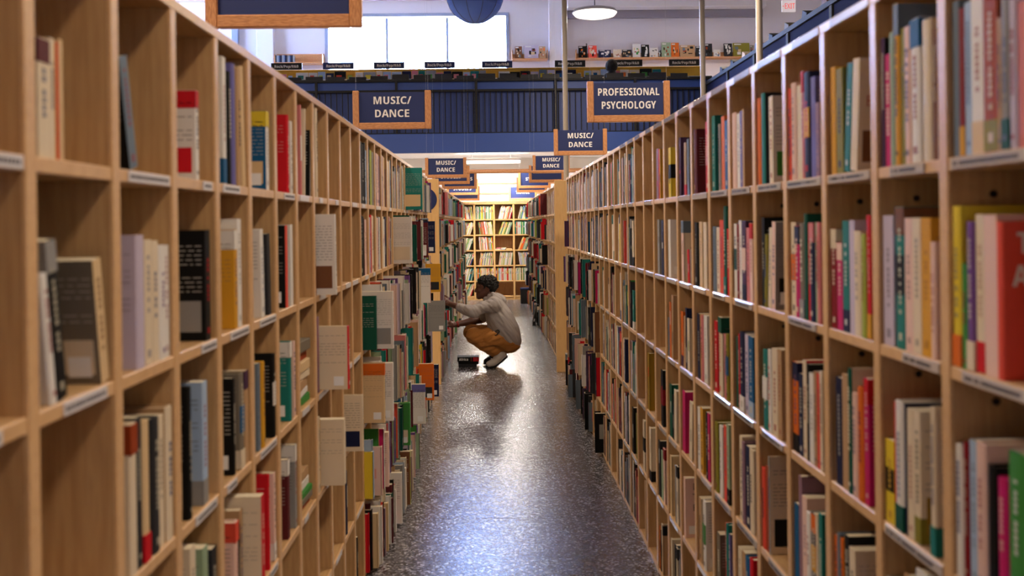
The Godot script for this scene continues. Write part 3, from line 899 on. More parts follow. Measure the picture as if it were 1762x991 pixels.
func set_book(side_word: String, side: float, face: float, z: float, y: float, d: Dictionary, row: int, bay: int, nth: int) -> void:
	var dice := RandomNumberGenerator.new()
	dice.seed = hash([side_word, row, bay, nth])
	var hard: bool = dice.randf() < 0.35
	var spine := col(d.colour)
	var cover := col(d.o.c) if d.o.has("c") else spine
	var deep: float = clampf(d.h * dice.randf_range(0.66, 0.74), 0.09, 0.22)
	var s := book_shapes(d.t, d.h, deep, spine, cover, hard, side, d.o, dice)
	var word: String = WORDS.get(d.colour, d.colour)
	var extra := ""
	if d.o.has("b"):
		extra = " with %s top" % WORDS.get(d.o.b, d.o.b)
	elif d.o.has("e"):
		extra = " with %s foot" % WORDS.get(d.o.e, d.o.e)
	elif d.lean != 0.0:
		extra = " leaning aside"
	elif d.p > 0.03:
		extra = " jutting out"
	var label := "%s %s book%s, %s along %s, %s bay of %s bookcase" % [size_word(d.t, d.h), word, extra, NTH[nth], ROWS[row], NTH[bay + 1], side_word]
	var x: float = face + side * (0.008 - d.p)
	var o := thing("book", label, "book", Vector3(x, y + 0.0006, z), "books in the near %s bookcase" % side_word)
	if d.lean != 0.0:
		o.rotation.x = d.lean
		o.position.y += absf(sin(d.lean)) * d.t / 2
	part("cover", s[0].mesh(), mats.book, o)
	part("pages", s[1].mesh(), mats.page, o)
	if s[2].v.size():
		part("print", s[2].mesh(), mats.book, o).set_meta("kind", "stuff")
	if d.o.has("w"):
		var turn := Vector3(0, 0, 0)
		var near: float = d.t / 2 + 0.0006
		var ls: Array = {"LTE": ["L", "T", "E"], "TI": ["TI", "AC"], "BIG": ["BIG", "DI"], "T_B": ["T", "B"], "C": ["C"]}[d.o.w]
		var size: float = {"LTE": 0.024, "TI": 0.028, "BIG": 0.02, "T_B": 0.03, "C": 0.03}[d.o.w]
		var m: Material = mats.letter_white if d.o.w == "TI" else mats.letter_red if d.o.w == "BIG" else mats.letter_dark
		for i in ls.size():
			letters(o, "title", ls[i], size, Vector3(side * 0.034, d.h * (0.86 if d.o.w != "BIG" else 0.62) - size * 1.6 * i, near), turn, m, 0.0006, 0.9)

func loose(side: float, x: float, y: float, z: float, d: Dictionary, dice: RandomNumberGenerator, detail: bool) -> void:
	# a far book, added to the one mesh that holds the rest
	var at := Transform3D(Basis(Vector3.RIGHT, d.lean), Vector3(x, y + 0.0006 + absf(sin(d.lean)) * d.t / 2, z))
	var deep: float = clampf(d.h * 0.7, 0.09, 0.22)
	var spine := col(d.colour)
	var o: Dictionary = d.get("o", {})
	var cover := col(o.c) if o.has("c") else spine if dice.randf() < 0.85 or not o.is_empty() else col(BRIGHT[dice.randi() % BRIGHT.size()])
	rest.at = at
	var c := 0.0022
	var a := side * 0.0
	var b := side * deep
	rest.box(Vector3(minf(a, b), 0, -d.t / 2), Vector3(maxf(a, b), d.h - 0.003, d.t / 2 - c), Color(0.84, 0.78, 0.66).srgb_to_linear())
	rest.box(Vector3(minf(a, b), 0, d.t / 2 - c), Vector3(maxf(a, b), d.h, d.t / 2), cover)
	rest.box(Vector3(minf(-side * 0.0015, side * c), 0, -d.t / 2), Vector3(maxf(-side * 0.0015, side * c), d.h, d.t / 2), spine)
	var ink: Color = col(BRIGHT[dice.randi() % BRIGHT.size()]) if dice.randf() < 0.5 else Color(0.75, 0.7, 0.6) if dark(spine) else Color(0.06, 0.05, 0.05)
	ink = ink.lerp(spine, dice.randf_range(0.25, 0.8))
	var y0: float = d.h * dice.randf_range(0.1, 0.6)
	var y1: float = y0 + d.h * dice.randf_range(0.06, 0.3)
	rest.box(Vector3(minf(-side * 0.002, 0), y0, -d.t * 0.2), Vector3(maxf(-side * 0.002, 0), minf(y1, d.h * 0.96), d.t * 0.2), ink)
	for k in [["b", 0.8, 0.995], ["m", 0.38, 0.66], ["e", 0.005, 0.2]]:
		if o.has(k[0]):
			rest.box(Vector3(minf(-side * 0.0022, side * deep * 0.97), d.h * k[1], -d.t * 0.5), Vector3(maxf(-side * 0.0022, side * deep * 0.97), d.h * k[2], d.t * 0.5 + 0.0005), col(o[k[0]]))
	if detail and dice.randf() < 0.6:
		rest.box(Vector3(minf(side * deep * 0.15, side * deep * 0.85), d.h * 0.35, d.t / 2), Vector3(maxf(side * deep * 0.15, side * deep * 0.85), d.h * dice.randf_range(0.55, 0.85), d.t / 2 + 0.0008), ink)
	rest.at = Transform3D()

func fill_near(side_word: String, side: float, face: float, first: float, listed: Dictionary, from: int, to: int, loose_from: int) -> void:
	var dice := RandomNumberGenerator.new()
	dice.seed = 5 if side < 0 else 6
	var pool := FAR_LEFT if side < 0 else FAR_RIGHT
	var clear := BAY - UPRIGHT
	for bay in range(from, to):
		for row in 6:
			var y := TOP - ROW * (row + 1) + BOARD / 2
			var near := first + BAY * bay + UPRIGHT / 2
			var blocks := []
			if listed.has("%d,%d" % [row, bay]):
				var list: PackedStringArray = listed["%d,%d" % [row, bay]].split(";")
				for i in list.size():
					var d := parse(list[i])
					var nth := list.size() - 1 - i if side > 0 else i
					if (bay >= 14 if side < 0 else bay >= 7) and d.p < 0.1 and not d.o.has("w") or d.h > 0.2865 or (bay < 1 and row == 3 and side > 0) and not d.o.has("w"):   # too small in the photo to pick apart singly
						loose(side, face + side * (0.008 - d.p), y, -(near + d.z + d.t / 2), d, dice, true)
					else:
						set_book(side_word, side, face, -(near + d.z + d.t / 2), y, d, row, bay, nth)
					blocks.append([d.z, d.z + d.t])
			if bay < loose_from:
				continue
			blocks.append([clear, clear])
			var z := 0.0
			var full := 0.97 if side < 0 else (0.2 if row < 3 and bay < 17 else 0.75)
			var end := clear
			if dice.randf() > full:
				if dice.randf() < 0.4:
					end = dice.randf_range(0.0, 0.06)
				elif dice.randf() < 0.6:
					z = dice.randf_range(0.08, 0.2)
				else:
					end = dice.randf_range(0.06, 0.16)
			var out := 0.0 if side < 0 and (row == 0 and bay < 19 or row == 1 and bay < 16) else (dice.randf_range(0.03, 0.06) if bay < 13 else dice.randf_range(0.05, 0.10) if bay < 19 else dice.randf_range(0.005, 0.03)) if side < 0 else dice.randf_range(0.0, 0.05) if bay > 17 and row > 1 else 0.0
			var lean := 0.0
			for b in blocks:
				while true:
					var t := dice.randf_range(0.008, 0.034)
					if z + t > minf(b[0] - 0.001, end):
						break
					if dice.randf() < 0.02 and side > 0:
						z += 0.03
					var d := {"colour": pool[dice.randi() % pool.size()], "t": t, "h": dice.randf_range(0.19, 0.275), "lean": lean}
					var p := clampf(out + dice.randf_range(-0.03, 0.03), 0.0, 0.15) if out > 0.0 else 0.0
					loose(side, face + side * (0.006 - p), y, -(near + z + t / 2), d, dice, true)
					z += t + 0.0008
				z = maxf(z, b[1])

func fill_far(side: float, face: float, first: float, bays: int) -> void:
	var dice := RandomNumberGenerator.new()
	dice.seed = 15 if side < 0 else 16
	var pool := FAR_LEFT if side < 0 else FAR_RIGHT
	var clear := BAY - UPRIGHT
	for bay in bays:
		for row in 6:
			var y := TOP - ROW * (row + 1) + BOARD / 2
			if side < 0 and bay in [2, 3, 4, 5] and row in [3, 4]:
				if bay in [4, 5] and row == 4:
					continue
			var near := first + BAY * bay + UPRIGHT / 2
			var z := 0.0 if dice.randf() < 0.6 else dice.randf_range(0.02, 0.12)
			var out := dice.randf_range(0.0, 0.06) if side < 0 or bay > 8 else 0.0
			while z < clear:
				var t := dice.randf_range(0.01, 0.036)
				if z + t > clear:
					break
				var d := {"colour": pool[dice.randi() % pool.size()], "t": t, "h": dice.randf_range(0.18, 0.27), "lean": 0.0}
				loose(side, face + side * (0.006 - maxf(0.0, out + dice.randf_range(-0.03, 0.03)) if out > 0 else side * 0.006), y, -(near + z + t / 2), d, dice, bay < 8)
				z += t + 0.001
				if dice.randf() < 0.04:
					z += 0.04

func fill_cross() -> void:
	# children's books and slim paperbacks, leaning over in loose rows
	var dice := RandomNumberGenerator.new()
	dice.seed = 31
	var xs := [-1.11, -0.728, -0.346, 0.036, 0.418, 0.80]
	for i in 6:
		for k in 6:
			var y := 0.062 + 0.298 * k + 0.012
			if i >= 3 and k == 0 or i == 3 and k == 3:
				continue
			var lean := deg_to_rad([0, 8, 14, 20][dice.randi() % 4]) * (1.0 if dice.randf() < 0.8 else -1.0)
			if k in [3] and i == 2:
				lean = deg_to_rad(-5)
			var x: float = xs[i] + 0.022 + (0.06 if lean != 0.0 else 0.0) + (maxf(0.0, sin(-lean)) * 0.2)
			var stop: float = xs[i] + 0.362 - maxf(0.0, sin(lean)) * 0.22
			while x < stop:
				var t := dice.randf_range(0.006, 0.016)
				var h := dice.randf_range(0.225, 0.262)
				rest.at = Transform3D(Basis(Vector3.BACK, -lean), Vector3(x, y + 0.001 + absf(sin(lean)) * t, -19.32))
				var c := col(SLIM[dice.randi() % SLIM.size()])
				rest.box(Vector3(0, 0, -0.16), Vector3(t, h, 0), c)
				rest.box(Vector3(t * 0.2, h * 0.55, -0.001), Vector3(t * 0.8, h * dice.randf_range(0.6, 0.9), 0.001), col(SLIM[dice.randi() % SLIM.size()]))
				x += (t + 0.001) / maxf(cos(lean), 0.5)
	rest.at = Transform3D()

func lying(called: String, label: String, at: Vector3, size: Vector3, turn: float, colour: Color, group: String, title := "") -> Node3D:
	# a book lying flat; size is (along the spine, thickness, across); its spine faces +z
	var o := thing(called, label, "book", at, group)
	o.rotation.y = turn
	var s := Shape.new()
	var h := size / 2
	s.box(Vector3(-h.x, 0, -h.z), Vector3(h.x, 0.0025, h.z), colour)
	s.box(Vector3(-h.x, size.y - 0.0025, -h.z), Vector3(h.x, size.y, h.z), colour)
	s.bevelled(Vector3(-h.x, 0, h.z - 0.003), Vector3(h.x, size.y, h.z + 0.002), 0.0015, colour)
	part("cover", s.mesh(), mats.book, o)
	var p := Shape.new()
	p.box(Vector3(-h.x + 0.003, 0.0025, -h.z + 0.003), Vector3(h.x - 0.003, size.y - 0.0025, h.z - 0.003), Color(0.84, 0.78, 0.66).srgb_to_linear())
	part("pages", p.mesh(), mats.page, o)
	if title:
		letters(o, "title", title, size.y * 0.5, Vector3(-h.x * 0.42, size.y * 0.5, h.z + 0.003), Vector3.ZERO, mats.letter_white, 0.001)
	return o

func book_piles() -> void:
	# two flat piles in the left bookcase
	var dice := RandomNumberGenerator.new()
	dice.seed = 8
	for pile in [[6, 2, 7], [6, 3, 5]]:
		var y: float = TOP - ROW * (pile[1] + 1) + BOARD / 2 + 0.0006
		var z: float = -(LEFT_FIRST + BAY * (pile[0] + 0.5))
		for i in pile[2]:
			var t := dice.randf_range(0.016, 0.034)
			var c: String = ["sand", "tan", "green", "rust", "cream", "white", "taupe"][(i * 3 + pile[1]) % 7]
			var o := lying("book", "%s book lying flat, %s from the bottom of the pile on %s, left bookcase" % [WORDS.get(c, c), NTH[i], ROWS[pile[1]]], Vector3(LEFT_FACE - 0.095 + dice.randf_range(-0.006, 0.004), y, z), Vector3(0.2, t, 0.15), PI / 2 + dice.randf_range(-0.06, 0.06), col(c), "books piled flat in the left bookcase")
			o.set_meta("category", "book")
			y += t + 0.0006
	# the flat heap on the bookcase across the end
	for i in 5:
		var c: String = ["white", "rose", "paleblue", "cream", "sand"][i]
		lying("book", "%s paperback lying on the half empty shelf of the end bookcase" % WORDS.get(c, c), Vector3([0.10, 0.11, 0.21, 0.22, 0.33][i], 0.969 + [0.001, 0.021, 0.001, 0.021, 0.001][i], -19.42), Vector3(0.10, 0.019, 0.16), dice.randf_range(-0.2, 0.2), col(c), "paperbacks lying on the end bookcase")

func floor_books() -> void:
	var g := "books stacked on the floor beside the man"
	var z := -10.42
	lying("book", "black book lowest in the stack on the floor beside the man", Vector3(-0.275, 0.0006, z), Vector3(0.19, 0.03, 0.15), 0.03, col("charcoal"), g)
	lying("book", "dark grey book in the middle of the stack on the floor", Vector3(-0.262, 0.0312, z - 0.005), Vector3(0.21, 0.026, 0.15), -0.05, col("black"), g)
	var o := lying("book", "thick black book with red end lettered in white, topmost on the floor stack", Vector3(-0.268, 0.0578, z), Vector3(0.225, 0.048, 0.155), 0.02, col("black"), g, "Africa")
	var s := Shape.new()
	s.box(Vector3(0.05, 0.004, 0.0785), Vector3(0.108, 0.044, 0.0805), col("red"))
	s.box(Vector3(0.028, 0.004, 0.0785), Vector3(0.034, 0.044, 0.0805), col("rust"))
	part("spine_patch", s.mesh(), mats.book, o)
	var sign_ := Shape.new()
	for i in 3:
		sign_.box(Vector3(0.060 + 0.014 * i, 0.014, 0.0803), Vector3(0.070 + 0.014 * i, 0.034, 0.0812), Color(0.4, 0.05, 0.05))
	part("spine_print", sign_.mesh(), mats.book, o)

# ---------------------------------------------------------------- signs and fittings

func sign_board(at: Vector3, lines: Array, label: String, letter := 0.057, wide := 1.04) -> void:
	var o := thing("hanging_sign", label, "sign", at, "navy category signs in oak frames")
	var w := 0.305
	var h := 0.30
	part("sign_face", block(Vector3(-w + 0.03, 0.03, -0.006), Vector3(w - 0.03, h - 0.012, 0.006), 0.001), mats.sign_navy, o)
	for k in [-w, w - 0.048]:
		part("side_frame", block(Vector3(0, 0.0, -0.02), Vector3(0.048, h, 0.02), 0.004), mats.oak_upright, o, Vector3(k, 0, 0))
	part("bottom_frame", block(Vector3(-w + 0.047, 0.0, -0.0205), Vector3(w - 0.047, 0.05, 0.0205), 0.004), mats.oak, o)
	for i in lines.size():
		letters(o, "lettering", lines[i], letter, Vector3(0, 0.172 + ((lines.size() - 1) / 2.0 - i) * (0.045 + letter), 0.0065), Vector3.ZERO, mats.letter_white, 0.002, wide)
	var wires := Shape.new()
	var up := (7.4 if at.z > -17.4 and absf(at.x) < 3.0 else 2.95) - at.y
	for x in [-w + 0.024, w - 0.024]:
		wires.tube([Vector3(x, h - 0.01, 0), Vector3(x, up, 0)], 0.0005, 4)
	part("hanging_wire", wires.mesh(), mats.fine_wire, o)

func signs() -> void:
	sign_board(Vector3(-0.806, 2.275, -3.93), [], "large navy sign nearest the viewer, cut by the top edge, oak frame")
	sign_board(Vector3(-0.77, 2.24, -7.8), ["MUSIC/", "DANCE"], "navy sign reading MUSIC/DANCE above the left bookcase before the blue railing")
	sign_board(Vector3(1.013, 2.225, -7.3), ["PROFESSIONAL", "PSYCHOLOGY"], "navy sign reading PROFESSIONAL PSYCHOLOGY above the right bookcase", 0.052, 0.86)
	sign_board(Vector3(1.02, 2.255, -11.36), ["MUSIC/", "DANCE"], "navy sign reading MUSIC/DANCE just below the PROFESSIONAL PSYCHOLOGY sign")
	sign_board(Vector3(-0.672, 2.165, -14.7), ["MUSIC/", "DANCE"], "small far navy sign reading MUSIC/DANCE on the left, below the balcony")
	sign_board(Vector3(0.985, 2.30, -16.4), ["MUSIC/", "DANCE"], "small far navy sign reading MUSIC/DANCE on the right, below the balcony")
	sign_board(Vector3(-0.66, 2.13, -16.2), ["ASIAN", "STUDIES"], "navy sign ending in STUDIES, half hidden behind the far left one")
	sign_board(Vector3(-0.56, 2.09, -17.35), ["US STUDIES"], "navy sign reading US STUDIES in the far left row")
	sign_board(Vector3(-0.56, 2.03, -19.0), ["AFRICAN", "STUDIES"], "navy sign reading AFRICAN STUDIES in the far left row", 0.06)
	sign_board(Vector3(-0.55, 1.95, -20.4), [], "navy sign last in the far left row, above the end bookcase")
	sign_board(Vector3(0.95, 2.18, -17.2), [], "navy sign behind the far right MUSIC/DANCE sign, lower half showing")
	sign_board(Vector3(0.80, 2.13, -18.6), ["STUDIES"], "navy sign reading STUDIES in the far right row")
	sign_board(Vector3(0.80, 2.09, -19.8), [], "navy sign below the STUDIES sign, a strip of it showing")
	sign_board(Vector3(0.66, 1.96, -21.2), ["TRAVEL"], "small navy sign reading TRAVEL above the end bookcase")

func poles() -> void:
	var spots := [[Vector3(1.0, 0, -13.3), "cream metal pole rising behind the lower MUSIC/DANCE sign"], [Vector3(2.83, 0, -13.2), "cream metal pole rising between the railing corner and the right bookcase"], [Vector3(2.83, 0, -10.4), "cream metal pole nearest the viewer, right of the other two"]]
	for k in spots:
		var s := Shape.new()
		s.lathe([Vector2(0.0, 0.0), Vector2(0.045, 0.0), Vector2(0.045, 0.015), Vector2(0.035, 0.02), Vector2(0.035, 7.38), Vector2(0.06, 7.385), Vector2(0.06, 7.4), Vector2(0.0, 7.4)], 20)
		var o := thing("pole", k[1], "pole", k[0], "cream poles")
		part("shaft", s.mesh(), mats.pole_cream, o)

func upstairs() -> void:
	var dice := RandomNumberGenerator.new()
	dice.seed = 12
	# record bins along the railing: a long box on legs, black dividers and records in it
	var bin := thing("record_bin", "long black record bin standing along the balcony railing", "bin", Vector3(0, 3.05, -18.15))
	part("bin_box", block(Vector3(-4.9, 0.55, -0.45), Vector3(3.6, 0.95, 0.45), 0.01), mats.bin_black, bin)
	for x in [-4.7, -2.6, -0.5, 1.5, 3.4]:
		part("leg", block(Vector3(x - 0.04, 0, -0.4), Vector3(x + 0.04, 0.56, 0.4), 0.004), mats.bin_black, bin)
	var rack := thing("record_rack", "raised rack of records with a yellow edge behind the black dividers", "rack", Vector3(0, 3.05, -19.6))
	part("rack_box", block(Vector3(-4.9, 0.0, -0.5), Vector3(4.3, 1.24, 0.4), 0.01), mats.bin_black, rack)
	part("rack_edge", block(Vector3(-4.9, 1.53, -0.5), Vector3(4.3, 1.56, -0.46), 0.004), mats.bin_yellow, rack)
	part("rack_back", block(Vector3(-4.9, 1.15, -0.5), Vector3(4.3, 1.54, -0.47), 0.004), mats.bin_yellow, rack)
	var x := -4.3
	var i := 0
	while x < 3.5:
		var w := 0.31
		var d := thing("record_divider", "black divider card, %s from the left along the balcony bin" % NTH[i], "divider", Vector3(x, 4.001, -17.86), "black divider cards in the balcony record bin")
		d.rotation.x = dice.randf_range(-0.22, -0.05)
		d.rotation.z = dice.randf_range(-0.015, 0.015)
		part("card", block(Vector3(-w / 2, 0, -0.006), Vector3(w / 2, dice.randf_range(0.13, 0.18), 0.006), 0.002), mats.bin_black, d)
		var tab := Shape.new()
		tab.bevelled(Vector3(w / 2 - 0.02, 0.0, -0.05), Vector3(w / 2 + 0.035, dice.randf_range(0.07, 0.12), -0.03), 0.002, col(["white", "cream", "paleblue", "white", "sand"][i % 5]))
		tab.box(Vector3(w / 2 + 0.012, 0.02, -0.031), Vector3(w / 2 + 0.025, 0.06, -0.0295), col(["navy", "red", "black"][i % 3]))
		part("record_edge", tab.mesh(), mats.book, d)
		x += 0.385
		i += 1
	# records in the raised rack, facing out
	x = -4.8
	i = 0
	while x < 3.3:
		var w := dice.randf_range(0.13, 0.26)
		var cd := Shape.new()
		var k: String = ["paleblue", "white", "navy", "lavender", "slate", "teal", "rose", "grey", "black", "gold", "cream"][dice.randi() % 11]
		cd.bevelled(Vector3(0, 0, -0.006), Vector3(w - 0.012, 0.26 + dice.randf_range(-0.03, 0.02), 0.006), 0.002, col(k))
		cd.box(Vector3(w * 0.15, 0.10, 0.0055), Vector3(w * 0.6, 0.2, 0.0075), col(BRIGHT[dice.randi() % BRIGHT.size()]))
		cd.box(Vector3(w * 0.5, 0.05, 0.0055), Vector3(w * 0.8, 0.12, 0.0085), col(FAR_LEFT[dice.randi() % FAR_LEFT.size()]))
		var r := part("record", cd.mesh(), mats.book, self, Vector3(x, 4.29, -20.0))
		r.rotation.x = -0.1
		tag(r, "%s record sleeve facing out, %s from the left in the yellow edged rack" % [WORDS.get(k, k), NTH[i]], "record", "record sleeves in the raised rack")
		x += w
		i += 1
	# header signs
	var heads := [-4.10, -3.06, -2.04, -1.02, 0.14, 1.62, 2.78, 3.94]
	var where := ["leftmost, under the small wall shelf", "below the left window pane", "below the middle window pane", "below the right window pane", "right of the window", "right of the pilaster", "right of the hat", "at the railing corner"]
	for n in heads.size():
		var o := thing("header_sign", "black header sign reading Rock/Pop/R&B, " + where[n], "sign", Vector3(heads[n], 4.63, -20.15), "Rock/Pop/R&B header signs")
		part("sign_board", block(Vector3(-0.31, 0, -0.01), Vector3(0.31, 0.135, 0.01), 0.003), mats.bin_black if n in [0, 5, 6, 7] else mats.sign_navy, o)
		letters(o, "lettering", "Rock/Pop/R&B", 0.05, Vector3(0, 0.065, 0.011), Vector3.ZERO, mats.letter_white, 0.002)
		var s := Shape.new()
		for k in [-0.25, 0.25]:
			s.tube([Vector3(k, -0.1, 0.0), Vector3(k, 0.02, 0.0)], 0.006, 6)
		part("stem", s.mesh(), mats.bin_black, o)
	# wall shelves with records and box sets stood on them
	for k in [[2.05, 6.35, 5.40, "long wooden wall shelf of records, right of the pilaster"], [0.52, 1.38, 5.40, "short wooden wall shelf between the window and the pilaster"], [-5.12, -3.98, 5.36, "short wooden wall shelf left of the window"]]:
		var o := thing("wall_shelf", k[3], "shelf", Vector3(k[0], k[2], -24.0))
		part("shelf_board", block(Vector3(0, -0.03, 0), Vector3(k[1] - k[0], 0.0, 0.3), 0.004), mats.oak, o)
		part("shelf_back", block(Vector3(0, 0.0, 0), Vector3(k[1] - k[0], 0.15 if k[0] > -5 else 0.24, 0.015), 0.003), mats.oak, o)
		for e in [0.0, k[1] - k[0] - 0.02]:
			part("shelf_end", block(Vector3(e, 0, 0.015), Vector3(e + 0.02, 0.2, 0.28), 0.003), mats.oak, o)
	var row := [[2.12, .19, .30, "black", "orange", "record sleeve with an orange figure"], [2.30, .03, .36, "black", "charcoal", "slim dark box standing on edge"], [2.36, .20, .31, "coral", "cream", "red and cream record sleeve"], [2.60, .30, .20, "navy", "white", "wide dark box with a white and red label"],
		[2.95, .2, .21, "cream", "rust", "cream sleeve with a red mark"], [3.17, .23, .2, "charcoal", "sand", "dark sleeve with pale shapes"], [3.42, .19, .34, "white", "green", "white sleeve with bright patches"], [3.63, .19, .32, "black", "white", "black and white patterned sleeve"],
		[3.83, .2, .24, "white", "black", "white sleeve with black blots"], [4.05, .06, .18, "charcoal", "white", "small dark box set"], [4.12, .22, .37, "sage", "rust", "green and brown sleeve"], [4.35, .19, .36, "orange", "brown", "orange sleeve with brown figures"],
		[4.56, .36, .30, "tan", "black", "square tan sleeve with a dark head"], [4.94, .18, .27, "charcoal", "white", "dark sleeve with a white stroke"], [5.15, .19, .33, "charcoal", "black", "plain dark grey box"], [5.37, .16, .18, "white", "blue", "row of white and blue spines"], [5.62, .2, .33, "charcoal", "white", "grey box with a white foot"], [5.84, .4, .34, "olive", "taupe", "large drab square sleeve"], [6.25, .1, .28, "grey", "black", "grey sleeve at the end of the shelf"],
		[0.6, .17, .31, "brown", "cream", "brown and cream sleeve"], [0.82, .34, .33, "lavender", "black", "pale square sleeve with a dark drawing"], [1.18, .15, .30, "tan", "orange", "tan and orange sleeve"], [1.34, .03, .16, "charcoal", "grey", "small dark box"]]
	for k in row:
		var s := Shape.new()
		s.bevelled(Vector3(0, 0, -0.008), Vector3(k[1], k[2], 0.008), 0.002, col(k[3]))
		for n in 7:
			var px := dice.randf_range(0.08, 0.7)
			var py := dice.randf_range(0.08, 0.7)
			var pw := dice.randf_range(0.08, 0.28)
			var ph := dice.randf_range(0.06, 0.24)
			s.box(Vector3(k[1] * px, k[2] * py, 0.007), Vector3(k[1] * minf(px + pw, 0.96), k[2] * (py + ph), 0.0085 + 0.0004 * n), col(k[4] if n < 4 else ["black", "white", "sand", "rust", "slate"][dice.randi() % 5] if k[4] != "white" else k[4]))
		s.box(Vector3(k[1] * 0.08, k[2] * 0.86, 0.007), Vector3(k[1] * 0.5, k[2] * 0.94, 0.0095), col("white"))
		var r := part("record_sleeve", s.mesh(), mats.book, self, Vector3(k[0], 5.4012, -23.80))
		r.rotation.x = -0.12
		tag(r, k[5] + (" on the long wall shelf" if k[0] > 2 else " on the short shelf beside the window"), "record", "records on the wall shelves")
	for n in 14:
		var s := Shape.new()
		s.bevelled(Vector3(0, 0, -0.14), Vector3(0.03, 0.17, 0), 0.002, col(["charcoal", "grey", "slate", "navy"][n % 4]))
		var r := part("disc_case", s.mesh(), mats.book, self, Vector3(-5.09 + 0.032 * n, 5.3612, -23.72))
		tag(r, "%s disc case, %s in the row on the shelf left of the window" % [["charcoal", "grey", "slate grey", "navy"][n % 4], NTH[n]], "disc case", "disc cases left of the window")
	# things standing on the side gallery, tilted in their bins
	for n in 12:
		var z := -16.9 + n * 0.75
		var c: String = ["charcoal", "black", "sand", "charcoal", "black", "taupe", "charcoal", "brown", "black", "slate", "charcoal", "black"][n]
		var s := Shape.new()
		s.bevelled(Vector3(0, 0, -0.09), Vector3(0.22, 0.24, 0.09), 0.004, col(c))
		var r := part("record_box", s.mesh(), mats.book, self, Vector3(3.92, 3.85, z))
		r.rotation.x = 0.35
		tag(r, "%s box of records tilted on the side gallery, %s from its far end" % [WORDS.get(c, c), NTH[n]], "box", "boxes tilted along the side gallery")
	var side_bin := thing("record_bin", "dark bin along the side gallery railing holding tilted record boxes", "bin", Vector3(3.9, 3.05, -17.2))
	part("bin_box", block(Vector3(0.0, 0.0, 0.0), Vector3(0.5, 0.77, 15.9), 0.01), mats.bin_black, side_bin)
	# a dark bag and a binder on the floor by the further right bookcase
	var bag := thing("box", "dark blue box standing on the floor before the end bookcase", "box", Vector3(0.59, 0.0005, -18.3))
	part("box_body", block(Vector3(-0.085, 0, -0.14), Vector3(0.085, 0.285, 0.0), 0.012), mats.bin_black, bag)
	part("box_lid", block(Vector3(-0.09, 0.25, -0.145), Vector3(0.09, 0.29, 0.005), 0.008), mats.sign_navy, bag)
	var binder := thing("binder", "black binder leaning against the further right bookcase, down on the floor", "binder", Vector3(0.575, 0.012, -14.4))
	binder.rotation.z = -0.22
	part("cover", block(Vector3(-0.012, 0, -0.24), Vector3(0.028, 0.30, 0.0), 0.004), mats.bin_black, binder)
	part("spine_label", block(Vector3(-0.006, 0.05, -0.002), Vector3(0.010, 0.09, 0.001), 0.0005), mats.label_paper, binder)
	# exit sign on a chain
	var ex := thing("exit_sign", "white exit sign with red letters hanging by the far wall", "sign", Vector3(6.95, 6.30, -23.0))
	part("sign_box", block(Vector3(-0.16, 0, -0.03), Vector3(0.16, 0.27, 0.03), 0.006), mats.exit_face, ex)
	letters(ex, "lettering", "EXIT", 0.12, Vector3(0.015, 0.13, 0.031), Vector3.ZERO, mats.exit_red, 0.002, 0.75)
	var arrow := Shape.new()
	arrow.tri(Vector3(-0.15, 0.13, 0.0325), Vector3(-0.125, 0.15, 0.0325), Vector3(-0.125, 0.11, 0.0325), Vector3(-0.13, 0.13, 0), Color.WHITE)
	part("arrow", arrow.mesh(), mats.exit_red, ex)
	part("canopy", block(Vector3(-0.07, 0.27, -0.025), Vector3(0.07, 0.33, 0.025), 0.008), mats.lamp_body, ex)
	var chain := Shape.new()
	chain.tube([Vector3(0, 0.32, 0), Vector3(0, 1.1, 0)], 0.008, 6)
	part("stem", chain.mesh(), mats.lamp_body, ex)
	# paper lantern
	var la := thing("paper_lantern", "round ribbed white paper lantern in painted blue shade hanging before the window", "lantern", Vector3(-0.2, 4.70, -14.0))
	var prof := []
	for n in 29:
		var a := -PI / 2 + 0.06 + (PI - 0.12) * n / 28.0
		prof.append(Vector2(0.40 * cos(a) * (1.0 if n % 2 == 0 else 0.985), 0.40 * sin(a)))
	var ls := Shape.new()
	ls.lathe(prof, 36)
	part("paper_globe", ls.mesh(), mats.lantern_paper, la)
	var ribs := Shape.new()
	for n in 10:
		var a := TAU * n / 10.0
		var pts := []
		for m in 13:
			var b := -PI / 2 + 0.06 + (PI - 0.12) * m / 12.0
			pts.append(Vector3(0.402 * cos(b) * cos(a), 0.402 * sin(b), 0.402 * cos(b) * sin(a)))
		ribs.tube(pts, 0.003, 5)
	ribs.tube([Vector3(0, 0.39, 0), Vector3(0, 2.69, 0)], 0.006, 6)
	part("wire_rib", ribs.mesh(), mats.wire, la)

# ---------------------------------------------------------------- people

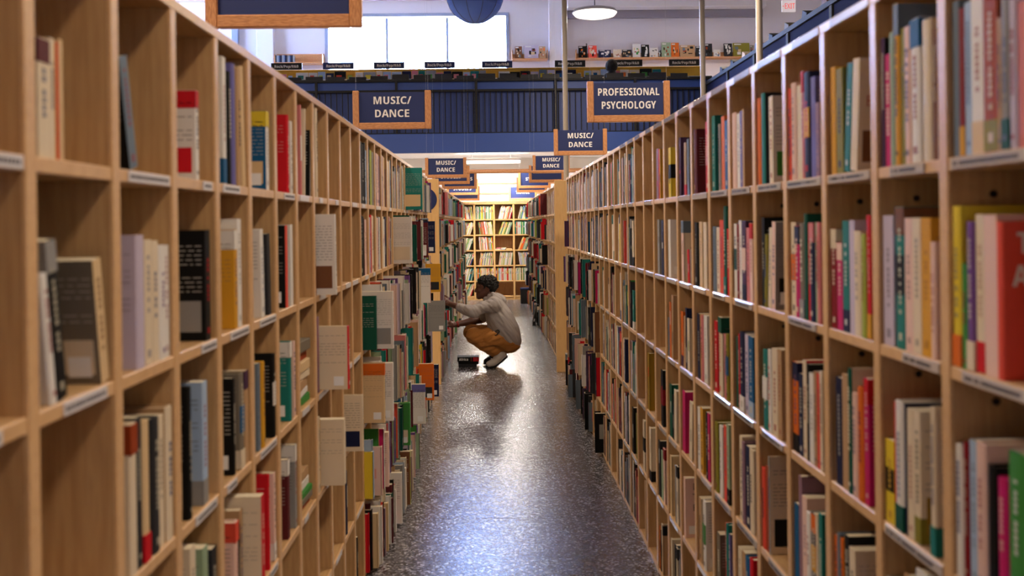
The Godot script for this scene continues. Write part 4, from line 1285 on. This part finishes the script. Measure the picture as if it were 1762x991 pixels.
class Field:       # a distance field on a grid, blended from capsules and ellipsoids and meshed by surface nets
	var o: Vector3
	var nx: int
	var ny: int
	var nz: int
	var cell: float
	var f: PackedFloat32Array
	func _init(lo: Vector3, hi: Vector3, size: float) -> void:
		o = lo
		cell = size
		nx = int((hi.x - lo.x) / size) + 2
		ny = int((hi.y - lo.y) / size) + 2
		nz = int((hi.z - lo.z) / size) + 2
		f.resize(nx * ny * nz)
		f.fill(1.0)
	func range_of(lo: Vector3, hi: Vector3) -> Array:
		var a := ((lo - o) / cell).floor()
		var b := ((hi - o) / cell).ceil()
		return [maxi(0, int(a.x)), mini(nx - 1, int(b.x)), maxi(0, int(a.y)), mini(ny - 1, int(b.y)), maxi(0, int(a.z)), mini(nz - 1, int(b.z))]
	func capsule(a: Vector3, b: Vector3, ra: float, rb: float, k := 0.02) -> void:
		var pad := maxf(ra, rb) + k + cell * 2.0
		var r := range_of(a.min(b) - Vector3.ONE * pad, a.max(b) + Vector3.ONE * pad)
		var ab := b - a
		var l2 := maxf(ab.length_squared(), 1e-9)
		for z in range(r[4], r[5] + 1):
			for y in range(r[2], r[3] + 1):
				var at := (z * ny + y) * nx
				var p := o + Vector3(r[0], y, z) * cell - a
				for x in range(r[0], r[1] + 1):
					var t := clampf(p.dot(ab) / l2, 0.0, 1.0)
					var d := (p - ab * t).length() - (ra + (rb - ra) * t)
					var e := f[at + x]
					var h := maxf(k - absf(d - e), 0.0) / k
					f[at + x] = minf(d, e) - h * h * k * 0.25
					p.x += cell
	func ellipsoid(c: Vector3, rad: Vector3, k := 0.02, turn := Basis.IDENTITY, sign_ := 1.0) -> void:
		var big := maxf(rad.x, maxf(rad.y, rad.z)) + k + cell * 2.0
		var small := minf(rad.x, minf(rad.y, rad.z))
		var r := range_of(c - Vector3.ONE * big, c + Vector3.ONE * big)
		var inv := turn.inverse()
		for z in range(r[4], r[5] + 1):
			for y in range(r[2], r[3] + 1):
				var at := (z * ny + y) * nx
				for x in range(r[0], r[1] + 1):
					var p := inv * (o + Vector3(x, y, z) * cell - c)
					var q := p / rad
					var l := q.length()
					var g := (q / rad).length()
					var d := l * (l - 1.0) / g if g > 1e-6 else -small
					var e := f[at + x]
					if sign_ > 0.0:
						var h := maxf(k - absf(d - e), 0.0) / k
						f[at + x] = minf(d, e) - h * h * k * 0.25
					else:
						var h := maxf(k - absf(-d - e), 0.0) / k
						f[at + x] = maxf(-d, e) + h * h * k * 0.25
	func chain(pts: Array, radii: Array, k := 0.02) -> void:
		for i in pts.size() - 1:
			capsule(pts[i], pts[i + 1], radii[i], radii[i + 1], k)
	func below(point: Vector3, down: Vector3) -> void:      # cut away what lies beyond a plane
		for z in nz:
			for y in ny:
				var at := (z * ny + y) * nx
				for x in nx:
					f[at + x] = maxf(f[at + x], (o + Vector3(x, y, z) * cell - point).dot(down))
	func folds(nz_: FastNoiseLite, amp: float, along: Vector3, stretch: float) -> void:      # creases that run along a direction
		for z in nz:
			for y in ny:
				var at := (z * ny + y) * nx
				for x in nx:
					if absf(f[at + x]) < amp * 2.0 + cell * 3.0:
						var p := o + Vector3(x, y, z) * cell
						f[at + x] += amp * nz_.get_noise_3dv(p - along * p.dot(along) * (1.0 - 1.0 / stretch))
	func ripple(nz_: FastNoiseLite, amp: float, squash := Vector3.ONE) -> void:
		for z in nz:
			for y in ny:
				var at := (z * ny + y) * nx
				for x in nx:
					if absf(f[at + x]) < amp * 2.0 + cell * 2.0:
						f[at + x] += amp * nz_.get_noise_3dv((o + Vector3(x, y, z) * cell) * squash)
	func mesh_into(s: Shape, color: Color) -> void:
		var ids := PackedInt32Array()
		ids.resize(nx * ny * nz)
		ids.fill(-1)
		var pos := PackedVector3Array()
		var nor := PackedVector3Array()
		var sx := [0, 1, 0, 1, 0, 1, 0, 1]
		var off := PackedInt32Array()
		for i in 8:
			off.append((i & 1) + ((i >> 1) & 1) * nx + (i >> 2) * nx * ny)
		var edges := [[0, 1], [2, 3], [4, 5], [6, 7], [0, 2], [1, 3], [4, 6], [5, 7], [0, 4], [1, 5], [2, 6], [3, 7]]
		for z in nz - 1:
			for y in ny - 1:
				var at := (z * ny + y) * nx
				for x in nx - 1:
					var i := at + x
					var d0 := f[i]
					if absf(d0) > cell * 5.0:
						continue
					var inside := 0
					for k in 8:
						if f[i + off[k]] < 0.0:
							inside += 1
					if inside == 0 or inside == 8:
						continue
					var sum := Vector3.ZERO
					var count := 0
					for e in edges:
						var a := f[i + off[e[0]]]
						var b := f[i + off[e[1]]]
						if (a < 0.0) != (b < 0.0):
							var t := a / (a - b)
							var pa := Vector3(e[0] & 1, (e[0] >> 1) & 1, e[0] >> 2)
							var pb := Vector3(e[1] & 1, (e[1] >> 1) & 1, e[1] >> 2)
							sum += pa.lerp(pb, t)
							count += 1
					ids[i] = pos.size()
					pos.append(o + (Vector3(x, y, z) + sum / count) * cell)
					var g := Vector3(f[i + off[1]] + f[i + off[3]] + f[i + off[5]] + f[i + off[7]] - f[i] - f[i + off[2]] - f[i + off[4]] - f[i + off[6]],
						f[i + off[2]] + f[i + off[3]] + f[i + off[6]] + f[i + off[7]] - f[i] - f[i + off[1]] - f[i + off[4]] - f[i + off[5]],
						f[i + off[4]] + f[i + off[5]] + f[i + off[6]] + f[i + off[7]] - f[i] - f[i + off[1]] - f[i + off[2]] - f[i + off[3]])
					nor.append(g.normalized())
		var step := [1, nx, nx * ny]
		for z in range(1, nz - 1):
			for y in range(1, ny - 1):
				var at := (z * ny + y) * nx
				for x in range(1, nx - 1):
					var i := at + x
					if ids[i] < 0:
						continue
					for axis in 3:
						var j: int = i + step[axis]
						if (f[i] < 0.0) == (f[j] < 0.0):
							continue
						var u: int = step[(axis + 1) % 3]
						var w: int = step[(axis + 2) % 3]
						var q := [ids[i], ids[i - u], ids[i - u - w], ids[i - w]]
						if q.min() < 0:
							continue
						var order := [0, 1, 2, 0, 2, 3] if f[i] >= 0.0 else [0, 2, 1, 0, 3, 2]
						for k in order:
							s.v.append(pos[q[k]])
							s.n.append(nor[q[k]])
							s.c.append(color)

var weave_map: NoiseTexture2D

func person_material(name: String, c: Color, rough: float, sheen := 0.0, weave := 0.0) -> StandardMaterial3D:
	var m := plain(name, c, rough)
	if sheen > 0.0:
		m.rim_enabled = true
		m.rim = sheen
	if weave > 0.0:
		if weave_map == null:
			weave_map = texture(noise(0.2, 2), [], 256, 3.0)
		m.normal_enabled = true
		m.normal_texture = weave_map
		m.normal_scale = weave * 5.0
		m.uv1_triplanar = true
		m.uv1_scale = Vector3(6, 6, 6)
	return m

func finger(h: Field, root: Vector3, along: Vector3, curl: Vector3, bends: Array, lengths: Array, r: float) -> void:
	var p := root
	for i in 3:
		var a: float = bends[i]
		var d := along * cos(a) + curl * sin(a)
		var q: Vector3 = p + d * lengths[i]
		h.capsule(p, q, r - 0.0008 * i, r - 0.0008 * (i + 1), 0.004)
		p = q

func hand(s: Shape, wrist: Vector3, along: Vector3, out: Vector3, thumb_side: float, curl: float, tone: Color) -> void:
	# along: from the wrist to the knuckles; out: the back of the hand; the fingers lie across the third axis
	along = along.normalized()
	var across := along.cross(out).normalized()
	var back := across.cross(along)
	var h := Field.new(wrist - Vector3.ONE * 0.2, wrist + Vector3.ONE * 0.2, 0.0042)
	var palm := wrist + along * 0.05
	h.capsule(wrist - along * 0.03, wrist, 0.027, 0.025, 0.01)
	for i in 4:
		var k := (i - 1.5) * 0.0195
		h.capsule(wrist + along * 0.012 + across * k * 0.6, wrist + along * 0.088 + across * k, 0.016, 0.0125, 0.012)
	h.ellipsoid(palm, Vector3(0.03, 0.03, 0.03), 0.01)
	var sizes := [0.92, 1.05, 1.0, 0.8]
	for i in 4:
		var j: int = i if thumb_side < 0.0 else 3 - i
		var k := (i - 1.5) * 0.0205
		var c: float = curl + 0.10 * (j - 1)
		finger(h, wrist + along * 0.09 + across * k, along, -back, [c * 0.5, c * 1.15, c * 1.6], [0.042 * sizes[j], 0.027 * sizes[j], 0.021 * sizes[j]], 0.0092)
	var ts := across * thumb_side
	var t0 := wrist + along * 0.025 + ts * 0.022
	var t1 := t0 + (along * 0.7 + ts * 0.75 - back * 0.25).normalized() * 0.038
	var t2 := t1 + (along * 0.95 + ts * 0.25 - back * 0.35).normalized() * 0.032
	var t3 := t2 + (along * 0.95 - back * 0.45).normalized() * 0.024
	h.chain([t0, t1, t2, t3], [0.016, 0.012, 0.0105, 0.0088], 0.006)
	h.mesh_into(s, tone)

func crouching_man() -> void:
	var man := thing("person", "man with short curly dark hair crouching in grey hoodie and ochre trousers, reaching into shelf", "person", Vector3(0, 0, -10.38))
	var skin := person_material("skin", Color(0.36, 0.22, 0.17), 0.5)
	skin.subsurf_scatter_enabled = true
	skin.subsurf_scatter_strength = 0.05
	skin.vertex_color_use_as_albedo = true
	var hoodie := person_material("hoodie", Color(0.63, 0.60, 0.585), 0.9, 0.25, 0.02)
	var trousers := person_material("trousers", Color(0.66, 0.43, 0.18), 0.85, 0.15, 0.02)
	var hair_m := person_material("hair", Color(0.035, 0.028, 0.026), 0.7)
	var shoe_m := person_material("shoe_cloth", Color(0.78, 0.75, 0.71), 0.75)
	var dark_shoe := person_material("dark_shoe", Color(0.06, 0.06, 0.065), 0.6)
	var sole_m := person_material("rubber", Color(0.07, 0.07, 0.075), 0.6)
	# where the joints are (the man faces -x; his left side is towards the viewer)
	var neck := Vector3(-0.035, 0.735, 0)
	var sh_n := Vector3(0.0, 0.655, 0.165)
	var el_n := Vector3(-0.235, 0.600, 0.235)
	var wr_n := Vector3(-0.452, 0.676, 0.165)
	var sh_f := Vector3(0.0, 0.65, -0.165)
	var el_f := Vector3(-0.125, 0.475, -0.20)
	var wr_f := Vector3(-0.400, 0.428, -0.115)
	var hip_n := Vector3(0.145, 0.275, 0.085)
	var kn_n := Vector3(-0.205, 0.338, 0.135)
	var an_n := Vector3(0.028, 0.150, 0.10)
	var hip_f := Vector3(0.145, 0.275, -0.085)
	var kn_f := Vector3(-0.245, 0.352, -0.135)
	var an_f := Vector3(0.0, 0.140, -0.10)
	# --- body: one continuous surface
	var tone := Color.WHITE
	var body := Shape.new()
	var b := Field.new(Vector3(-0.46, 0.0, -0.32), Vector3(0.34, 0.80, 0.34), 0.011)
	b.chain([neck + Vector3(-0.025, 0.03, 0), neck, Vector3(0.0, 0.66, 0)], [0.05, 0.052, 0.062], 0.03)
	for s in [-1.0, 1.0]:
		b.chain([Vector3(0.02, 0.61, 0.07 * s), Vector3(0.07, 0.48, 0.06 * s), Vector3(0.13, 0.32, 0.06 * s)], [0.09, 0.088, 0.10], 0.05)
		b.capsule(Vector3(0.01, 0.655, 0), Vector3(0.0, 0.65, 0.15 * s), 0.05, 0.05, 0.04)
	b.chain([sh_n, el_n, wr_n], [0.052, 0.042, 0.026], 0.02)
	b.chain([sh_f, el_f, el_f.lerp(wr_f, 0.35), wr_f], [0.052, 0.041, 0.043, 0.026], 0.02)
	b.chain([hip_n, kn_n, kn_n.lerp(an_n, 0.35), an_n], [0.09, 0.055, 0.052, 0.036], 0.03)
	b.chain([hip_f, kn_f, kn_f.lerp(an_f, 0.35), an_f], [0.09, 0.055, 0.052, 0.036], 0.03)
	b.mesh_into(body, tone)
	# head, with its face turned to the shelf
	var hd := Field.new(Vector3(-0.22, 0.69, -0.12), Vector3(0.07, 0.96, 0.12), 0.0052)
	hd.ellipsoid(Vector3(-0.066, 0.848, 0), Vector3(0.094, 0.082, 0.073), 0.02)
	hd.ellipsoid(Vector3(-0.112, 0.800, 0), Vector3(0.058, 0.075, 0.057), 0.03)
	hd.ellipsoid(Vector3(-0.116, 0.750, 0), Vector3(0.050, 0.040, 0.045), 0.03)
	hd.capsule(neck + Vector3(-0.02, -0.03, 0), neck + Vector3(-0.03, 0.07, 0), 0.050, 0.048, 0.02)
	for s in [-1.0, 1.0]:
		hd.capsule(Vector3(-0.150, 0.724, 0.014 * s), Vector3(-0.07, 0.775, 0.055 * s), 0.016, 0.018, 0.025)      # jaw
		hd.ellipsoid(Vector3(-0.148, 0.795, 0.038 * s), Vector3(0.018, 0.016, 0.018), 0.02)                         # cheek
		hd.ellipsoid(Vector3(-0.168, 0.826, 0.031 * s), Vector3(0.016, 0.012, 0.017), 0.012, Basis.IDENTITY, -1.0)  # eye socket
		hd.ellipsoid(Vector3(-0.152, 0.826, 0.031 * s), Vector3(0.0125, 0.0105, 0.014), 0.004)                      # eyeball under its lids
		hd.capsule(Vector3(-0.166, 0.842, 0.012 * s), Vector3(-0.150, 0.845, 0.048 * s), 0.008, 0.006, 0.012)       # brow
		hd.ellipsoid(Vector3(-0.058, 0.806, 0.074 * s), Vector3(0.018, 0.030, 0.010), 0.006, Basis(Vector3.BACK, 0.2))
		hd.ellipsoid(Vector3(-0.064, 0.806, 0.084 * s), Vector3(0.009, 0.017, 0.006), 0.005, Basis.IDENTITY, -1.0)
		hd.ellipsoid(Vector3(-0.176, 0.782, 0.013 * s), Vector3(0.010, 0.008, 0.009), 0.008)                        # nostril wing
	hd.chain([Vector3(-0.160, 0.836, 0), Vector3(-0.176, 0.806, 0), Vector3(-0.184, 0.787, 0)], [0.008, 0.010, 0.0125], 0.010)
	hd.ellipsoid(Vector3(-0.164, 0.757, 0), Vector3(0.013, 0.0075, 0.024), 0.006)
	hd.ellipsoid(Vector3(-0.161, 0.743, 0), Vector3(0.013, 0.0085, 0.021), 0.005)
	hd.ellipsoid(Vector3(-0.148, 0.722, 0), Vector3(0.020, 0.017, 0.020), 0.015)
	hd.mesh_into(body, tone)
	hand(body, wr_n, Vector3(-0.80, 0.50, -0.15), Vector3(0.25, 0.45, 0.85), 1.0, 0.55, tone)
	hand(body, wr_f, Vector3(-0.96, 0.12, 0.2), Vector3(0.1, 0.75, 0.65), 1.0, 0.85, tone)
	part("body", body.mesh(), skin, man)
	# --- hair: short tight curls
	var hr := Field.new(Vector3(-0.20, 0.74, -0.13), Vector3(0.09, 1.0, 0.13), 0.0055)
	hr.ellipsoid(Vector3(-0.055, 0.872, 0), Vector3(0.100, 0.080, 0.086), 0.02)
	hr.ellipsoid(Vector3(-0.010, 0.842, 0), Vector3(0.055, 0.075, 0.078), 0.02)
	hr.ellipsoid(Vector3(-0.110, 0.893, 0), Vector3(0.048, 0.040, 0.066), 0.02)
	var curls := RandomNumberGenerator.new()
	curls.seed = 3
	for n in 130:
		var w := Vector3(curls.randfn(), curls.randfn(), curls.randfn()).normalized()
		if w.y < -0.55 or (w.x < -0.5 and w.y < 0.3):
			continue
		var p := Vector3(-0.052, 0.862, 0) + w * Vector3(0.102, 0.082, 0.086)
		hr.capsule(p, p + w * 0.006, 0.013, 0.011, 0.004)
	hr.ellipsoid(Vector3(-0.165, 0.800, 0), Vector3(0.085, 0.066, 0.12), 0.01, Basis.IDENTITY, -1.0)
	for s in [-1.0, 1.0]:
		hr.ellipsoid(Vector3(-0.066, 0.800, 0.085 * s), Vector3(0.034, 0.036, 0.03), 0.008, Basis.IDENTITY, -1.0)
	hr.ripple(noise(42.0, 2, FastNoiseLite.TYPE_SIMPLEX, 4), 0.011)
	var hair := Shape.new()
	hr.mesh_into(hair, Color.WHITE)
	part("hair", hair.mesh(), hair_m, man)
	# --- hoodie
	var t := Field.new(Vector3(-0.38, 0.18, -0.30), Vector3(0.34, 0.82, 0.34), 0.0085)
	for s in [-1.0, 1.0]:
		t.chain([Vector3(0.025, 0.61, 0.075 * s), Vector3(0.085, 0.49, 0.07 * s), Vector3(0.130, 0.37, 0.07 * s), Vector3(0.160, 0.275, 0.08 * s)], [0.108, 0.112, 0.122, 0.124], 0.06)
		t.capsule(Vector3(0.0, 0.60, 0.06 * s), Vector3(-0.01, 0.40, 0.05 * s), 0.075, 0.055, 0.06)
	t.capsule(Vector3(0.012, 0.668, 0), sh_n + Vector3(0, 0.005, 0), 0.070, 0.068, 0.05)
	t.capsule(Vector3(0.012, 0.668, 0), sh_f, 0.070, 0.066, 0.05)
	t.chain([sh_n, el_n + Vector3(0.01, 0.0, 0), el_n.lerp(wr_n, 0.42)], [0.068, 0.053, 0.045], 0.035)
	t.capsule(el_n + Vector3(0.06, -0.03, 0), el_n.lerp(wr_n, 0.2) + Vector3(0, -0.022, 0), 0.036, 0.034, 0.03)
	t.chain([sh_f, el_f.lerp(sh_f, 0.1)], [0.068, 0.056], 0.035)
	t.ellipsoid(Vector3(0.035, 0.725, 0), Vector3(0.085, 0.035, 0.11), 0.03, Basis(Vector3.BACK, -0.35))      # hood lying on the neck
	t.ellipsoid(Vector3(0.092, 0.705, 0), Vector3(0.055, 0.030, 0.085), 0.02, Basis(Vector3.BACK, -0.75))
	t.capsule(Vector3(-0.075, 0.708, 0.045), Vector3(0.0, 0.752, 0.068), 0.026, 0.028, 0.02)
	t.capsule(Vector3(-0.075, 0.708, -0.045), Vector3(0.0, 0.752, -0.068), 0.026, 0.028, 0.02)
	t.capsule(Vector3(-0.075, 0.700, -0.045), Vector3(-0.075, 0.700, 0.045), 0.024, 0.024, 0.02)
	t.ellipsoid(Vector3(-0.075, 0.775, 0), Vector3(0.062, 0.075, 0.058), 0.012, Basis.IDENTITY, -1.0)
	t.folds(noise(17.0, 2, FastNoiseLite.TYPE_SIMPLEX_SMOOTH, 2), 0.011, Vector3(-0.62, 0.78, 0.0), 5.0)
	t.below(Vector3(0.06, 0.315, 0), Vector3(-0.50, -0.866, 0.0))
	var top := Shape.new()
	t.mesh_into(top, Color.WHITE)
	part("hoodie", top.mesh(), hoodie, man)
	var cuff := Shape.new()
	var c0 := el_n.lerp(wr_n, 0.40)
	var c1 := el_n.lerp(wr_n, 0.50)
	var cf := Field.new(c0 - Vector3.ONE * 0.09, c0 + Vector3.ONE * 0.09, 0.005)
	cf.capsule(c0, c1, 0.048, 0.044, 0.01)
	cf.mesh_into(cuff, Color.WHITE)
	part("cuff", cuff.mesh(), hoodie, man)
	# --- trousers
	var q := Field.new(Vector3(-0.36, 0.09, -0.27), Vector3(0.34, 0.46, 0.27), 0.0085)
	q.chain([hip_n, hip_n.lerp(kn_n, 0.5) + Vector3(0, 0.01, 0.01), kn_n], [0.118, 0.098, 0.074], 0.04)
	q.chain([kn_n, kn_n.lerp(an_n, 0.4) + Vector3(0.012, -0.008, 0), an_n + Vector3(-0.012, 0.016, 0)], [0.074, 0.072, 0.058], 0.03)
	q.chain([hip_f, hip_f.lerp(kn_f, 0.5) + Vector3(0, 0.01, 0), kn_f], [0.118, 0.096, 0.070], 0.04)
	q.chain([kn_f, kn_f.lerp(an_f, 0.4) + Vector3(0.012, -0.008, 0), an_f + Vector3(-0.012, 0.016, 0)], [0.070, 0.070, 0.056], 0.03)
	for s in [-1.0, 1.0]:
		q.ellipsoid(Vector3(0.165, 0.268, 0.08 * s), Vector3(0.118, 0.112, 0.105), 0.04)
	q.capsule(Vector3(0.13, 0.33, -0.06), Vector3(0.13, 0.33, 0.06), 0.11, 0.11, 0.04)
	q.folds(noise(16.0, 2, FastNoiseLite.TYPE_SIMPLEX_SMOOTH, 12), 0.013, Vector3(-0.85, -0.45, 0.25).normalized(), 4.0)
	q.below(Vector3(0.06, 0.315, 0) + Vector3(0.50, 0.866, 0.0) * 0.03, Vector3(0.50, 0.866, 0.0))
	var legs := Shape.new()
	q.mesh_into(legs, Color.WHITE)
	var tr := part("trousers", legs.mesh(), trousers, man)
	var seam := Shape.new()      # the slanting pocket with a black strap clipped to it
	seam.tube([Vector3(-0.015, 0.388, 0.197), Vector3(0.0, 0.345, 0.205), Vector3(0.03, 0.35, 0.212), Vector3(0.062, 0.385, 0.206), Vector3(0.045, 0.402, 0.196), Vector3(0.015, 0.386, 0.202)], 0.0055, 6)
	part("pocket_strap", seam.mesh(), sole_m, tr)
	# --- shoes, heels lifted
	for k in [[Vector3(0, 0, 0.10), shoe_m, "pale canvas shoe"], [Vector3(-0.028, 0.0, -0.10), dark_shoe, "black shoe"]]:
		var d: Vector3 = k[0]
		var sf := Field.new(d + Vector3(-0.12, -0.01, -0.09), d + Vector3(0.19, 0.24, 0.09), 0.0055)
		sf.chain([d + Vector3(0.100, 0.128, 0), d + Vector3(0.045, 0.092, 0), d + Vector3(-0.012, 0.052, 0), d + Vector3(-0.055, 0.042, 0)], [0.038, 0.042, 0.036, 0.027], 0.02)
		sf.capsule(d + Vector3(0.085, 0.145, 0), d + Vector3(0.035, 0.150, 0), 0.036, 0.042, 0.02)
		for s in [-1.0, 1.0]:
			sf.capsule(d + Vector3(0.02, 0.062, 0.018 * s), d + Vector3(-0.045, 0.036, 0.016 * s), 0.028, 0.026, 0.02)
		var up := Shape.new()
		sf.mesh_into(up, Color.WHITE)
		var shoe := part("shoe", up.mesh(), k[1], man)
		shoe.set_meta("label", k[2])
		var so := Field.new(d + Vector3(-0.12, -0.01, -0.09), d + Vector3(0.19, 0.20, 0.09), 0.005)
		for s in [-1.0, 0.0, 1.0]:
			so.chain([d + Vector3(0.132, 0.112, 0.018 * s), d + Vector3(0.075, 0.066, 0.020 * s), d + Vector3(0.018, 0.020, 0.027 * s), d + Vector3(-0.030, 0.0125, 0.026 * s), d + Vector3(-0.075, 0.020, 0.014 * s)], [0.013, 0.012, 0.012, 0.012, 0.010], 0.01)
		var under := Shape.new()
		so.mesh_into(under, Color.WHITE)
		part("sole", under.mesh(), sole_m, shoe)
		var lace := Shape.new()
		for n in 4:
			var y := 0.090 + 0.022 * n
			var x := -0.018 + 0.022 * n
			lace.tube([d + Vector3(x, y, -0.026), d + Vector3(x - 0.014, y + 0.008, 0), d + Vector3(x, y, 0.026)], 0.003, 5)
		part("lace", lace.mesh(), mats.letter_white, shoe)
	# --- red band on the further wrist
	var bracelet := Shape.new()
	var axis := (el_f - wr_f).normalized()
	var ua := axis.cross(Vector3.UP).normalized()
	var ub := axis.cross(ua)
	for n in 3:
		var ring := []
		for k in 17:
			ring.append(wr_f + axis * (0.014 + 0.006 * n) + (ua * cos(TAU * k / 16.0) + ub * sin(TAU * k / 16.0)) * 0.029)
		bracelet.tube(ring, 0.0042, 6)
	part("wrist_band", bracelet.mesh(), person_material("red_band", Color(0.62, 0.10, 0.07), 0.6), man)
	# --- somebody bent over the bins upstairs: only the top of a dark knitted hat shows
	var other := thing("person", "person in a dark knitted hat behind the balcony record bins, only the hat showing", "person", Vector3(2.30, 3.05, -18.95))
	var p := Field.new(Vector3(-0.32, 0, -0.25), Vector3(0.32, 1.40, 0.30), 0.022)
	for s in [-1.0, 1.0]:
		p.chain([Vector3(0.09 * s, 0.04, 0), Vector3(0.09 * s, 0.45, 0.02), Vector3(0.09 * s, 0.82, -0.04)], [0.05, 0.06, 0.085], 0.03)
		p.chain([Vector3(0.17 * s, 1.16, 0.08), Vector3(0.22 * s, 0.93, 0.10), Vector3(0.16 * s, 0.98, 0.26)], [0.055, 0.045, 0.04], 0.03)
	p.chain([Vector3(0, 0.86, -0.03), Vector3(0, 1.15, 0.06), Vector3(0, 1.26, 0.11)], [0.14, 0.15, 0.06], 0.06)
	p.ellipsoid(Vector3(0, 1.33, 0.14), Vector3(0.08, 0.11, 0.09), 0.03)
	var fig := Shape.new()
	p.mesh_into(fig, Color.WHITE)
	part("body", fig.mesh(), person_material("dark_coat", Color(0.12, 0.12, 0.13), 0.8), other)
	var hf := Field.new(Vector3(-0.15, 1.25, -0.02), Vector3(0.15, 1.56, 0.30), 0.009)
	hf.ellipsoid(Vector3(0, 1.385, 0.14), Vector3(0.118, 0.125, 0.12), 0.02)
	hf.ripple(noise(30.0, 1), 0.004, Vector3(1, 0.3, 1))
	var hat := Shape.new()
	hf.mesh_into(hat, Color.WHITE)
	part("knitted_hat", hat.mesh(), person_material("hat_wool", Color(0.13, 0.11, 0.11), 0.95, 0.3), other)
